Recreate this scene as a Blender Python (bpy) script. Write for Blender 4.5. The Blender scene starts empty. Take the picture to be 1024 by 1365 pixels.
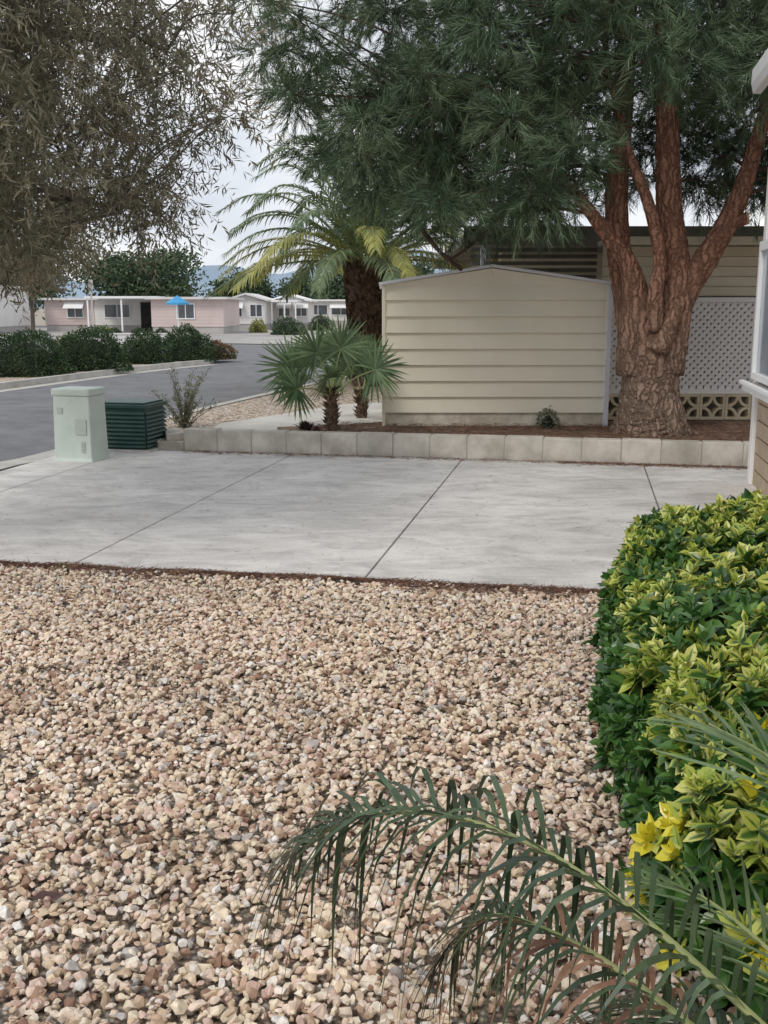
import bpy, math, random, numpy as np
from mathutils import Vector, Matrix
rad=math.radians
random.seed(7); rng=np.random.default_rng(7)
sc=bpy.context.scene
COL=sc.collection

# ------------------------------------------------------------------ materials
def mat(name,c1,c2=None,scale=5,rough=.85,bump=0,bscale=None,stretch=(1,1,1),island=0,metal=0,trans=0,lo=.35,hi=.65,spec=.4,c3=None,big=0):
    m=bpy.data.materials.new(name); m.use_nodes=True
    nt=m.node_tree; N=nt.nodes; L=nt.links
    b=N['Principled BSDF']; out=N['Material Output']
    b.inputs['Roughness'].default_value=rough; b.inputs['Metallic'].default_value=metal
    b.inputs['Specular IOR Level'].default_value=spec
    tc=N.new('ShaderNodeTexCoord'); mp=N.new('ShaderNodeMapping'); mp.inputs['Scale'].default_value=stretch
    L.new(tc.outputs['Object'],mp.inputs['Vector'])
    col=None
    if c2 is None: c2=tuple(x*.85 for x in c1)
    nz=N.new('ShaderNodeTexNoise'); nz.inputs['Scale'].default_value=scale; nz.inputs['Detail'].default_value=8 if not island else 3; nz.inputs['Roughness'].default_value=.62
    L.new(mp.outputs[0],nz.inputs['Vector'])
    rp=N.new('ShaderNodeValToRGB'); rp.color_ramp.elements[0].position=lo; rp.color_ramp.elements[1].position=hi
    rp.color_ramp.elements[0].color=(*c1,1); rp.color_ramp.elements[1].color=(*c2,1)
    if c3:
        e=rp.color_ramp.elements.new(.5*(lo+hi)); e.color=(*c3,1)
    L.new(nz.outputs['Fac'],rp.inputs[0]); col=rp.outputs[0]
    if island:
        ge=N.new('ShaderNodeNewGeometry'); mr=N.new('ShaderNodeMapRange')
        mr.inputs['To Min'].default_value=1-island; mr.inputs['To Max'].default_value=1+island
        L.new(ge.outputs['Random Per Island'],mr.inputs['Value'])
        hs=N.new('ShaderNodeHueSaturation'); L.new(mr.outputs[0],hs.inputs['Value']); L.new(col,hs.inputs['Color']); col=hs.outputs[0]
    if big:
        n2=N.new('ShaderNodeTexNoise'); n2.inputs['Scale'].default_value=.9; n2.inputs['Detail'].default_value=5
        L.new(tc.outputs['Object'],n2.inputs['Vector'])
        mr=N.new('ShaderNodeMapRange'); mr.inputs['From Min'].default_value=.3; mr.inputs['From Max'].default_value=.7
        mr.inputs['To Min'].default_value=1-big; mr.inputs['To Max'].default_value=1+big
        L.new(n2.outputs['Fac'],mr.inputs['Value'])
        hs=N.new('ShaderNodeHueSaturation'); L.new(mr.outputs[0],hs.inputs['Value']); L.new(col,hs.inputs['Color']); col=hs.outputs[0]
    L.new(col,b.inputs['Base Color'])
    if bump:
        n3=N.new('ShaderNodeTexNoise'); n3.inputs['Scale'].default_value=bscale or scale*4; n3.inputs['Detail'].default_value=6
        L.new(mp.outputs[0],n3.inputs['Vector'])
        bp=N.new('ShaderNodeBump'); bp.inputs['Strength'].default_value=1; bp.inputs['Distance'].default_value=bump
        L.new(n3.outputs['Fac'],bp.inputs['Height']); L.new(bp.outputs[0],b.inputs['Normal'])
    if trans:
        tr=N.new('ShaderNodeBsdfTranslucent'); L.new(col,tr.inputs['Color'])
        mx=N.new('ShaderNodeMixShader'); mx.inputs[0].default_value=trans
        L.new(b.outputs[0],mx.inputs[1]); L.new(tr.outputs[0],mx.inputs[2]); L.new(mx.outputs[0],out.inputs['Surface'])
    return m

def ramp_set(rp,stops):
    cr=rp.color_ramp
    cr.elements[0].position=stops[0][0]; cr.elements[0].color=(*stops[0][1],1)
    cr.elements[1].position=stops[-1][0]; cr.elements[1].color=(*stops[-1][1],1)
    for p,c in stops[1:-1]:
        e=cr.elements.new(p); e.color=(*c,1)
STONES=[(0,(.30,.17,.12)),(.08,(.50,.33,.23)),(.22,(.74,.58,.41)),(.42,(.90,.78,.59)),(.55,(.72,.50,.42)),(.68,(.93,.85,.70)),(.84,(.84,.66,.53)),(.93,(.90,.86,.80)),(1,(.42,.38,.36))]
def stone_mat():
    m=bpy.data.materials.new('stone'); m.use_nodes=True; N=m.node_tree.nodes; L=m.node_tree.links; b=N['Principled BSDF']
    ge=N.new('ShaderNodeNewGeometry'); rp=N.new('ShaderNodeValToRGB'); ramp_set(rp,STONES); L.new(ge.outputs['Random Per Island'],rp.inputs[0])
    tc=N.new('ShaderNodeTexCoord'); nz=N.new('ShaderNodeTexNoise'); nz.inputs['Scale'].default_value=55; nz.inputs['Detail'].default_value=6
    L.new(tc.outputs['Object'],nz.inputs['Vector'])
    mr=N.new('ShaderNodeMapRange'); mr.inputs['From Min'].default_value=.3; mr.inputs['From Max'].default_value=.7; mr.inputs['To Min'].default_value=.72; mr.inputs['To Max'].default_value=1.12
    L.new(nz.outputs['Fac'],mr.inputs['Value'])
    n2=N.new('ShaderNodeTexNoise'); n2.inputs['Scale'].default_value=.8; n2.inputs['Detail'].default_value=3; L.new(tc.outputs['Object'],n2.inputs['Vector'])
    m2=N.new('ShaderNodeMapRange'); m2.inputs['From Min'].default_value=.35; m2.inputs['From Max'].default_value=.65; m2.inputs['To Min'].default_value=.86; m2.inputs['To Max'].default_value=1.08
    L.new(n2.outputs['Fac'],m2.inputs['Value'])
    mu=N.new('ShaderNodeMath'); mu.operation='MULTIPLY'; L.new(mr.outputs[0],mu.inputs[0]); L.new(m2.outputs[0],mu.inputs[1])
    hs=N.new('ShaderNodeHueSaturation'); L.new(mu.outputs[0],hs.inputs['Value']); L.new(rp.outputs[0],hs.inputs['Color'])
    L.new(hs.outputs[0],b.inputs['Base Color']); b.inputs['Roughness'].default_value=.8
    bp=N.new('ShaderNodeBump'); bp.inputs['Distance'].default_value=.002; L.new(nz.outputs['Fac'],bp.inputs['Height']); L.new(bp.outputs[0],b.inputs['Normal'])
    return m
def pebble_ground(name,scale,dark=1.0):
    m=bpy.data.materials.new(name); m.use_nodes=True; N=m.node_tree.nodes; L=m.node_tree.links; b=N['Principled BSDF']
    tc=N.new('ShaderNodeTexCoord'); vo=N.new('ShaderNodeTexVoronoi'); vo.inputs['Scale'].default_value=scale; L.new(tc.outputs['Object'],vo.inputs['Vector'])
    sp=N.new('ShaderNodeSeparateColor'); L.new(vo.outputs['Color'],sp.inputs[0])
    rp=N.new('ShaderNodeValToRGB'); ramp_set(rp,[(p,tuple(x*dark for x in c)) for p,c in STONES]); L.new(sp.outputs[0],rp.inputs[0])
    mr=N.new('ShaderNodeMapRange'); mr.inputs['From Min'].default_value=.2; mr.inputs['From Max'].default_value=.75; mr.inputs['To Min'].default_value=1; mr.inputs['To Max'].default_value=.3
    L.new(vo.outputs['Distance'],mr.inputs['Value'])
    hs=N.new('ShaderNodeHueSaturation'); L.new(mr.outputs[0],hs.inputs['Value']); L.new(rp.outputs[0],hs.inputs['Color']); L.new(hs.outputs[0],b.inputs['Base Color'])
    b.inputs['Roughness'].default_value=.9
    bp=N.new('ShaderNodeBump'); bp.inputs['Distance'].default_value=.02; bp.invert=True; L.new(vo.outputs['Distance'],bp.inputs['Height']); L.new(bp.outputs[0],b.inputs['Normal'])
    return m
def concrete_mat():
    m=bpy.data.materials.new('driveway_concrete'); m.use_nodes=True; N=m.node_tree.nodes; L=m.node_tree.links; b=N['Principled BSDF']
    tc=N.new('ShaderNodeTexCoord')
    def noise(s,d,st=(1,1,1),rot=0,dist=0):
        mp=N.new('ShaderNodeMapping'); mp.inputs['Scale'].default_value=st; mp.inputs['Rotation'].default_value=(0,0,rot); L.new(tc.outputs['Object'],mp.inputs['Vector'])
        n=N.new('ShaderNodeTexNoise'); n.inputs['Scale'].default_value=s; n.inputs['Detail'].default_value=d; n.inputs['Roughness'].default_value=.65; n.inputs['Distortion'].default_value=dist; L.new(mp.outputs[0],n.inputs['Vector']); return n.outputs['Fac']
    def rng_(x,a,b_,c,d):
        mr=N.new('ShaderNodeMapRange'); mr.inputs['From Min'].default_value=a; mr.inputs['From Max'].default_value=b_; mr.inputs['To Min'].default_value=c; mr.inputs['To Max'].default_value=d; L.new(x,mr.inputs['Value']); return mr.outputs[0]
    def mul(a,b_):
        k=N.new('ShaderNodeMath'); k.operation='MULTIPLY'; L.new(a,k.inputs[0]); L.new(b_,k.inputs[1]); return k.outputs[0]
    big=rng_(noise(.7,7,dist=.6),.35,.65,.80,1.07); mid=rng_(noise(2.2,9,(1,1.8,1),.19,.8),.42,.68,1.06,.74); br=rng_(noise(5,7,(.3,10,1),.19,.3),.3,.7,.90,1.07); fine=rng_(noise(70,4),.3,.7,.88,1.08)
    sp=rng_(noise(13,5),.62,.70,1,.72); wh=rng_(noise(6,6,(.6,3,1),.19),.58,.72,1,1.16)
    v=mul(mul(mul(mul(big,mid),mul(br,fine)),sp),wh)
    hs=N.new('ShaderNodeHueSaturation'); hs.inputs['Color'].default_value=(.72,.695,.665,1); L.new(v,hs.inputs['Value']); L.new(hs.outputs[0],b.inputs['Base Color'])
    b.inputs['Roughness'].default_value=.8
    bp=N.new('ShaderNodeBump'); bp.inputs['Distance'].default_value=.002; L.new(fine,bp.inputs['Height']); L.new(bp.outputs[0],b.inputs['Normal'])
    return m
def bark_mat():
    m=bpy.data.materials.new('pine_bark'); m.use_nodes=True; N=m.node_tree.nodes; L=m.node_tree.links; b=N['Principled BSDF']
    tc=N.new('ShaderNodeTexCoord'); nw=N.new('ShaderNodeTexNoise'); nw.inputs['Scale'].default_value=6; nw.inputs['Detail'].default_value=5; L.new(tc.outputs['Object'],nw.inputs['Vector'])
    vm=N.new('ShaderNodeVectorMath'); vm.operation='MULTIPLY_ADD'; L.new(nw.outputs['Color'],vm.inputs[0]); vm.inputs[1].default_value=(.2,.2,.5); L.new(tc.outputs['Object'],vm.inputs[2])
    mp=N.new('ShaderNodeMapping'); mp.inputs['Scale'].default_value=(15,15,2.2); L.new(vm.outputs[0],mp.inputs['Vector'])
    vo=N.new('ShaderNodeTexVoronoi'); vo.feature='DISTANCE_TO_EDGE'; vo.inputs['Scale'].default_value=1; L.new(mp.outputs[0],vo.inputs['Vector'])
    n2=N.new('ShaderNodeTexNoise'); n2.inputs['Scale'].default_value=30; n2.inputs['Detail'].default_value=8; n2.inputs['Roughness'].default_value=.75; L.new(tc.outputs['Object'],n2.inputs['Vector'])
    fis=N.new('ShaderNodeMapRange'); fis.inputs['From Min'].default_value=.0; fis.inputs['From Max'].default_value=.25; fis.inputs['To Min'].default_value=.48; fis.inputs['To Max'].default_value=1.0; L.new(vo.outputs['Distance'],fis.inputs['Value'])
    sp=N.new('ShaderNodeSeparateXYZ'); L.new(tc.outputs['Object'],sp.inputs[0])
    zr=N.new('ShaderNodeMapRange'); zr.inputs['From Min'].default_value=.5; zr.inputs['From Max'].default_value=2.0; L.new(sp.outputs['Z'],zr.inputs['Value'])
    rA=N.new('ShaderNodeValToRGB'); ramp_set(rA,[(.3,(.20,.14,.105)),(.5,(.40,.285,.215)),(.7,(.60,.46,.36))]); L.new(n2.outputs['Fac'],rA.inputs[0])
    rB=N.new('ShaderNodeValToRGB'); ramp_set(rB,[(.3,(.22,.105,.07)),(.5,(.46,.24,.165)),(.7,(.64,.39,.28))]); L.new(n2.outputs['Fac'],rB.inputs[0])
    mx=N.new('ShaderNodeMix'); mx.data_type='RGBA'; L.new(zr.outputs[0],mx.inputs[0]); L.new(rA.outputs[0],mx.inputs[6]); L.new(rB.outputs[0],mx.inputs[7])
    hs=N.new('ShaderNodeHueSaturation'); L.new(fis.outputs[0],hs.inputs['Value']); L.new(mx.outputs[2],hs.inputs['Color']); L.new(hs.outputs[0],b.inputs['Base Color']); b.inputs['Roughness'].default_value=.95; b.inputs['Specular IOR Level'].default_value=.1
    ad=N.new('ShaderNodeMath'); ad.operation='MULTIPLY_ADD'; L.new(n2.outputs['Fac'],ad.inputs[0]); ad.inputs[1].default_value=.5; L.new(fis.outputs[0],ad.inputs[2])
    bp=N.new('ShaderNodeBump'); bp.inputs['Distance'].default_value=.035; L.new(ad.outputs[0],bp.inputs['Height']); L.new(bp.outputs[0],b.inputs['Normal'])
    return m

# ------------------------------------------------------------------ mesh tools
class MB:
    def __init__(s): s.v=[]; s.n=0; s.f=[]
    def add(s,V,F,mi=0):
        V=np.asarray(V,float); F=np.asarray(F,int)
        s.v.append(V); s.f.append((F+s.n,mi)); s.n+=len(V)
    def box(s,x0,x1,y0,y1,z0,z1,mi=0,R=None,o=None):
        V=np.array([(x,y,z) for z in (z0,z1) for x,y in ((x0,y0),(x1,y0),(x1,y1),(x0,y1))],float)
        if R is not None: V=rotz(V,R,o if o is not None else (0,0,0))
        s.add(V,[(3,2,1,0),(4,5,6,7),(0,1,5,4),(1,2,6,5),(2,3,7,6),(3,0,4,7)],mi)
    def prism(s,poly,z0,z1,mi=0):
        n=len(poly); V=[(x,y,z0) for x,y in poly]+[(x,y,z1) for x,y in poly]
        base=s.n; s.v.append(np.array(V,float)); s.n+=2*n
        s.f.append((np.array([[n+i for i in range(n)]])+base,mi)); s.f.append((np.array([[n-1-i for i in range(n)]])+base,mi))
        s.f.append((np.array([(i,(i+1)%n,n+(i+1)%n,n+i) for i in range(n)])+base,mi))
    def extr(s,poly,y0,y1,mi=0):   # poly in x,z extruded along y
        n=len(poly); V=[(x,y0,z) for x,z in poly]+[(x,y1,z) for x,z in poly]
        base=s.n; s.v.append(np.array(V,float)); s.n+=2*n
        s.f.append((np.array([[i for i in range(n)]])+base,mi)); s.f.append((np.array([[2*n-1-i for i in range(n)]])+base,mi))
        s.f.append((np.array([(i+n,(i+1)%n+n,(i+1)%n,i) for i in range(n)])+base,mi))
    def sheet(s,poly,z,mi=0):
        base=s.n; s.v.append(np.array([(x,y,z) for x,y in poly],float)); s.n+=len(poly)
        s.f.append((np.array([list(range(len(poly)))])+base,mi))
    def tube(s,pts,rads,sides=8,mi=0,noise=0,cap=True,flute=0):
        P=np.array(pts,float); n=len(P); R=np.array(rads,float) if hasattr(rads,'__len__') else np.full(n,rads)
        T=np.gradient(P,axis=0); T/=np.linalg.norm(T,axis=1)[:,None]+1e-9
        ref=np.array([.31,.95,.05]) if abs(T[0][2])>.7 else np.array([0,0,1.])
        V=[]
        for i in range(n):
            a=np.cross(ref,T[i]); a/=np.linalg.norm(a)+1e-9; b=np.cross(T[i],a)
            for k in range(sides):
                th=2*math.pi*k/sides
                rr=R[i]*(1+(rng.random()-.5)*noise+flute*math.sin(3*th+P[i][2]*2.))
                V.append(P[i]+rr*(math.cos(th)*a+math.sin(th)*b))
        F=[(i*sides+k,i*sides+(k+1)%sides,(i+1)*sides+(k+1)%sides,(i+1)*sides+k) for i in range(n-1) for k in range(sides)]
        base=s.n; s.v.append(np.array(V)); s.n+=len(V); s.f.append((np.array(F)+base,mi))
        if cap:
            s.f.append((np.array([[ (n-1)*sides+k for k in range(sides)]])+base,mi)); s.f.append((np.array([[sides-1-k for k in range(sides)]])+base,mi))
    def build(s,name,mats,smooth=False,bevel=0,loc=None,parent=None,attrs=None,**props):
        V=np.concatenate(s.v); 
        if loc is not None: V=V-np.array(loc)
        me=bpy.data.meshes.new(name)
        loops=np.concatenate([f.ravel() for f,_ in s.f]); tot=np.concatenate([np.full(len(f),f.shape[1]) for f,_ in s.f])
        mi=np.concatenate([np.full(len(f),m) for f,m in s.f]); st=np.concatenate([[0],np.cumsum(tot)[:-1]])
        me.vertices.add(len(V)); me.vertices.foreach_set('co',V.ravel().astype(np.float32))
        me.loops.add(len(loops)); me.loops.foreach_set('vertex_index',loops.astype(np.int32))
        me.polygons.add(len(tot)); me.polygons.foreach_set('loop_start',st.astype(np.int32))
        me.polygons.foreach_set('material_index',mi.astype(np.int32))
        if not isinstance(mats,(list,tuple)): mats=[mats]
        for m in mats: me.materials.append(m)
        me.polygons.foreach_set('use_smooth',np.full(len(tot),bool(smooth)))
        me.update(calc_edges=True)
        if attrs:
            for k,a in attrs.items():
                at=me.attributes.new(k,'FLOAT','POINT'); at.data.foreach_set('value',a.astype(np.float32))
        ob=bpy.data.objects.new(name,me); COL.objects.link(ob)
        if parent is not None: ob.parent=parent
        elif loc is not None: ob.location=loc
        if bevel:
            bv=ob.modifiers.new('bevel','BEVEL'); bv.width=bevel; bv.segments=2; bv.limit_method='ANGLE'
        for k,v in props.items(): ob[k]=v
        return ob
def rotz(V,a,o=(0,0,0)):
    V=np.asarray(V,float).copy(); o=np.array(o); c,s_=math.cos(a),math.sin(a); D=V-o
    V[:,0]=o[0]+c*D[:,0]-s_*D[:,1]; V[:,1]=o[1]+s_*D[:,0]+c*D[:,1]; return V
def empty(name,loc,label,category,**p):
    e=bpy.data.objects.new(name,None); e.location=loc; e.empty_display_size=.2; COL.objects.link(e)
    e['label']=label; e['category']=category
    for k,v in p.items(): e[k]=v
    return e
def norm(A): return A/(np.linalg.norm(A,axis=-1,keepdims=True)+1e-9)
def rdir(n): return norm(rng.normal(size=(n,3)))
def leaves(mb,P,D,L,W,mi=0,roll=None):
    n=len(P); D=norm(D); R=rdir(n) if roll is None else roll
    S=norm(np.cross(D,R)); Nn=np.cross(S,D); L=np.broadcast_to(L,(n,))[:,None]; W=np.broadcast_to(W,(n,))[:,None]
    V=np.stack([P,P+D*L*.45+S*W*.5+Nn*L*.05,P+D*L,P+D*L*.45-S*W*.5+Nn*L*.05],1).reshape(-1,3)
    mb.add(V,np.arange(4*n).reshape(n,4),mi)
def needles(mb,P,D,L,W,mi=0):
    n=len(P); D=norm(D); S=norm(np.cross(D,rdir(n))); L=np.broadcast_to(L,(n,))[:,None]; W=np.broadcast_to(W,(n,))[:,None]
    V=np.stack([P-S*W*.5,P+S*W*.5,P+D*L],1).reshape(-1,3); mb.add(V,np.arange(3*n).reshape(n,3),mi)
PROF=np.array([.45,1,1,.85,.6,.05])
def strips(mb,P,D,L,W,droop,Nn,mi=0,k=5):
    n=len(P); D=norm(D); S=norm(np.cross(D,Nn)); L=np.broadcast_to(L,(n,))[:,None]; W=np.broadcast_to(W,(n,))[:,None]; droop=np.broadcast_to(droop,(n,))[:,None]
    rows=[]
    for i in range(k+1):
        s=i/k; C=P+D*L*s; C=C+np.array([0,0,-1.])*droop*L*s*s; C=C-D*L*droop*.3*s*s
        w=W*PROF[min(i,5)]*.5; f=Nn*w*.5
        rows+= [C-S*w+f*1.0,C+S*w+f*1.0]
    V=np.stack(rows,1).reshape(-1,3); m=2*(k+1)
    F=[]
    for i in range(k): F.append(np.array([2*i,2*i+1,2*i+3,2*i+2]))
    F=np.concatenate([np.arange(n)[:,None]*m+f for f in F]); mb.add(V,F,mi)
def spline(pts,n):
    P=np.array(pts,float); m=len(P); Q=np.vstack([2*P[0]-P[1],P,2*P[-1]-P[-2]]); out=[]
    for t in np.linspace(0,m-1,n):
        i=min(int(t),m-2); f=t-i; a,b,c,d=Q[i],Q[i+1],Q[i+2],Q[i+3]
        out.append(.5*((2*b)+(-a+c)*f+(2*a-5*b+4*c-d)*f*f+(-a+3*b-3*c+d)*f**3))
    return np.array(out)
def frond(mb,pts,nl,L,W,droop,lift=.3,fwd=.6,r0=.012,mi=0,mr=1,start=.12,jit=.12,upv=(0,0,1),mixd=0):
    C=spline(pts,nl); T=norm(np.gradient(C,axis=0)); U=np.array(upv,float)
    S=norm(np.cross(T,U)); Up=np.cross(S,T)
    i0=int(nl*start); idx=np.arange(i0,nl)
    s=(idx-i0)/(nl-i0); prof=np.clip(np.minimum(.35+s*3,1)*(1-.62*np.clip((s-.45)/.55,0,1)**1.6),.2,1)
    for sg in (-1,1):
        m=len(idx); off=rng.normal(size=(m,3))*jit
        fw=fwd+s[:,None]*.5
        D=T[idx]*fw+sg*S[idx]*(.85)+Up[idx]*lift+off
        LL=L*prof*rng.uniform(.82,1.1,m); DD=droop*rng.uniform(.55,1.4,m); NN_=norm(Up[idx]+off)
        k_=rng.random(m)<mixd
        if (~k_).any(): strips(mb,C[idx][~k_],D[~k_],LL[~k_],W,DD[~k_],NN_[~k_],mi)
        if k_.any(): strips(mb,C[idx][k_],D[k_],LL[k_],W,DD[k_],NN_[k_],2)
    mb.tube(C,np.linspace(r0,r0*.2,nl),6,mr,cap=True)
def lump(P,sd=0,f=1.7):
    return (np.sin(P[:,0]*f*2.1+sd)+np.sin(P[:,1]*f*1.7+sd*2.3+P[:,2]*f)+np.sin(P[:,2]*f*2.6+sd*1.1+P[:,0]*f))/3

# ------------------------------------------------------------------ palettes
m_stone=stone_mat(); m_conc=concrete_mat()
m_bed=pebble_ground('gravel_bed',55,.55); m_yard=pebble_ground('pale_gravel',24,.95)
m_ground=mat('open_ground',(.30,.26,.21),(.40,.36,.30),.6,bump=.01,bscale=8)
m_farg=mat('far_paving',(.28,.27,.26),(.42,.40,.37),.25,bump=.004,bscale=8)
m_asph=mat('asphalt',(.15,.15,.16),(.20,.20,.21),3,bump=.004,bscale=120,big=.15)
m_kerb=mat('kerb_concrete',(.42,.40,.37),(.58,.56,.52),2.5,bump=.003,bscale=60)
m_path=mat('path_concrete',(.52,.50,.46),(.64,.62,.58),2,bump=.002,bscale=60)
m_soil=mat('mulch_soil',(.13,.085,.06),(.32,.22,.16),9,bump=.02,bscale=50)
m_block=mat('wall_block',(.42,.385,.33),(.64,.60,.53),3.5,bump=.004,bscale=70,big=.15,island=.08)
m_shed=mat('shed_cream',(.88,.82,.66),(.92,.87,.72),1.3,rough=.55,stretch=(1,1,.35),big=.05)
m_shedbase=mat('shed_base',(.50,.44,.35),(.80,.75,.62),4)
m_white=mat('white_paint',(.82,.82,.82),(.87,.87,.87),2,rough=.5)
m_lilac=mat('white_metal_edge',(.70,.71,.76),(.80,.80,.84),2,rough=.4)
m_beige=mat('beige_panel',(.72,.66,.52),(.80,.74,.60),2)
m_breeze=mat('breeze_block',(.66,.57,.40),(.80,.71,.52),5,bump=.003)
m_dark=mat('opening_shade',(.02,.02,.02),(.04,.04,.04),3)
m_brownroof=mat('carport_roof',(.19,.175,.145),(.30,.28,.24),3)
m_glass=mat('window_glass',(.05,.06,.07),(.10,.12,.14),1,rough=.08,spec=.8)
m_bluegl=mat('curtained_glass',(.25,.33,.42),(.42,.48,.55),2,rough=.1,spec=.8)
m_shingle=mat('tan_siding',(.42,.32,.23),(.52,.42,.31),6,bump=.004)
m_box1=mat('pale_green_plastic',(.56,.64,.57),(.64,.71,.64),4,rough=.5,big=.08)
m_box2=mat('dark_green_steel',(.020,.065,.056),(.035,.09,.078),6,rough=.45)
m_pink=mat('pink_stucco',(.62,.51,.49),(.68,.57,.54),1)
m_offw=mat('offwhite_siding',(.74,.72,.70),(.82,.80,.78),1)
m_skirt=mat('grey_skirting',(.40,.38,.36),(.50,.48,.46),1)
m_groof=mat('pale_roof',(.62,.61,.60),(.74,.73,.72),1)
m_blue=mat('blue_canvas',(.06,.30,.58),(.08,.36,.64),2)
m_bark=bark_mat()
m_twig=mat('thin_branch_bark',(.05,.035,.028),(.13,.08,.06),12,bump=.01)
m_bark2=mat('grey_bark',(.10,.085,.07),(.19,.165,.14),8,bump=.02,stretch=(1,1,.3))
m_cut=mat('cut_wood',(.46,.32,.20),(.55,.40,.27),20)
m_pine=mat('pine_needles',(.050,.092,.048),(.145,.200,.105),1.6,rough=.6,island=.5)
m_acacia=mat('olive_leaves',(.17,.155,.10),(.33,.285,.20),1.2,rough=.6,island=.5,trans=.3,c3=(.235,.225,.155))
m_fgreen=mat('far_foliage',(.04,.07,.035),(.095,.14,.07),.8,island=.4)
m_bush=mat('bush_leaves',(.030,.062,.028),(.075,.12,.05),3,island=.5)
m_bushred=mat('bronze_leaves',(.24,.11,.06),(.12,.13,.06),3,island=.4)
m_grassy=mat('yellow_green_blades',(.26,.28,.08),(.40,.40,.15),3,island=.4,trans=.3)
m_fan=mat('fan_palm_leaf',(.10,.17,.08),(.20,.28,.14),3,rough=.4,island=.4,trans=.3)
m_date=mat('date_palm_leaf',(.12,.18,.09),(.22,.28,.15),2,rough=.5,island=.3,trans=.3)
m_datey=mat('yellow_palm_leaf',(.44,.42,.12),(.32,.35,.13),2,rough=.5,island=.3,trans=.3)
m_rach=mat('palm_rachis',(.25,.30,.12),(.34,.37,.16),6,rough=.5)
m_near=mat('glossy_palm_leaf',(.032,.065,.034),(.085,.130,.065),9,rough=.33,island=.5,trans=.25,spec=.6)
m_near2=mat('light_palm_leaf',(.10,.17,.07),(.19,.27,.12),9,rough=.35,island=.4,trans=.3,spec=.6)
m_dry=mat('dry_palm_leaf',(.20,.10,.07),(.36,.22,.14),9,rough=.7,island=.35,trans=.2)
m_ptrunk=mat('palm_trunk',(.06,.04,.028),(.20,.13,.085),14,bump=.02)
m_grey=mat('grey_green_leaf',(.19,.21,.14),(.29,.31,.21),4,island=.4,trans=.2)
m_purp=mat('dark_succulent',(.05,.03,.03),(.10,.06,.05),8,island=.3)
m_litter=mat('dry_needles',(.13,.065,.045),(.24,.135,.09),6,island=.5)
m_mount=mat('hazy_mountain',(.24,.32,.41),(.31,.39,.48),.004)
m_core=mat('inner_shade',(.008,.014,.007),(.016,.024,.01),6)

# ------------------------------------------------------------------ setting
PH=rad(-10.9); ca,sa=math.cos(PH),math.sin(PH)
def lot(p,q): return (p*ca-q*sa, p*sa+q*ca)
b=MB(); b.sheet([(-3000,-300),(3000,-300),(3000,3200),(-3000,3200)],-.012); b.build('ground',m_ground,kind='structure')
b=MB(); b.sheet([(-4.2,-3),(4,-3),(4,5.4),(3,5.3),(1.22,5.68),(-2.41,6.33),(-4.4,6.7)],0.0); b.build('gravel_ground',m_bed,kind='structure')

near=[(-6.2,-6),(-5.0,2),(-4.55,6),(-3.85,10.1),(-3.5,11.3),(-2.72,15.3),(-1.3,20.9),(.5,27),(4,38),(13,60),(40,110)]
far=[(-12.8,-6),(-11.3,2),(-10.3,7),(-8.9,13.5),(-7.5,20.4),(-6.1,26.3),(-4.95,29.6)]
nearS=spline([(x,y,0) for x,y in near],90)[:,:2]; farS=spline([(x,y,0) for x,y in far],40)[:,:2]
b=MB()
poly=[tuple(p) for p in nearS]+[(33,116),(2.5,56),(-1.0,43.5),(-45,60),(-48,52),(-12,38),(-6.8,33.8),(-5.2,32.0)]+[tuple(p) for p in farS[::-1]]
b.sheet(poly,.004); b.build('road',m_asph,kind='structure')
def ribbon(name,pts,w0,w1,z0,z1,m):
    P=np.array(pts,float); T=norm(np.gradient(P,axis=0)); S=np.stack([T[:,1],-T[:,0]],1)
    A=P+S*w0; B_=P+S*w1; n=len(P)
    V=np.vstack([np.c_[A,np.full(n,z0)],np.c_[A,np.full(n,z1)],np.c_[B_,np.full(n,z1)],np.c_[B_,np.full(n,z0)]])
    F=[]
    for k in range(3):
        F+= [(k*n+i,k*n+i+1,(k+1)*n+i+1,(k+1)*n+i) for i in range(n-1)]
    q=MB(); q.add(V,np.array(F)); return q.build(name,m,kind='structure')
i1=np.argmin(np.abs(nearS[:,1]-11.2)); i2=np.argmin(np.abs(nearS[:,1]-6.4))
ribbon('kerb',nearS[i1:],0,.15,0,.14,m_kerb)
ribbon('kerb',nearS[:i2+1],0,.15,0,.12,m_kerb)
ribbon('gutter',nearS,-.32,-.003,.004,.012,m_kerb)
farC=np.vstack([farS,[(-5.0,31.2),(-6.6,33.0),(-12,36.9),(-46,51)]])
ribbon('kerb',farC,-.15,0,0,.14,m_kerb)
ribbon('gutter',farS,.003,.32,.004,.012,m_kerb)
b=MB(); b.prism([(p[0]-.15,p[1]) for p in farC[::-1]]+[(-60,-6),(farC[0][0]-.15,-6)] ,-.1,.11); b.build('planted_verge',m_yard,kind='structure')
b=MB(); b.sheet([(-70,66),(-46,61),(-1.5,44.3),(2.3,57),(5,66),(-70,120)],.02); b.build('far_yard',m_farg,kind='structure')

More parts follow.
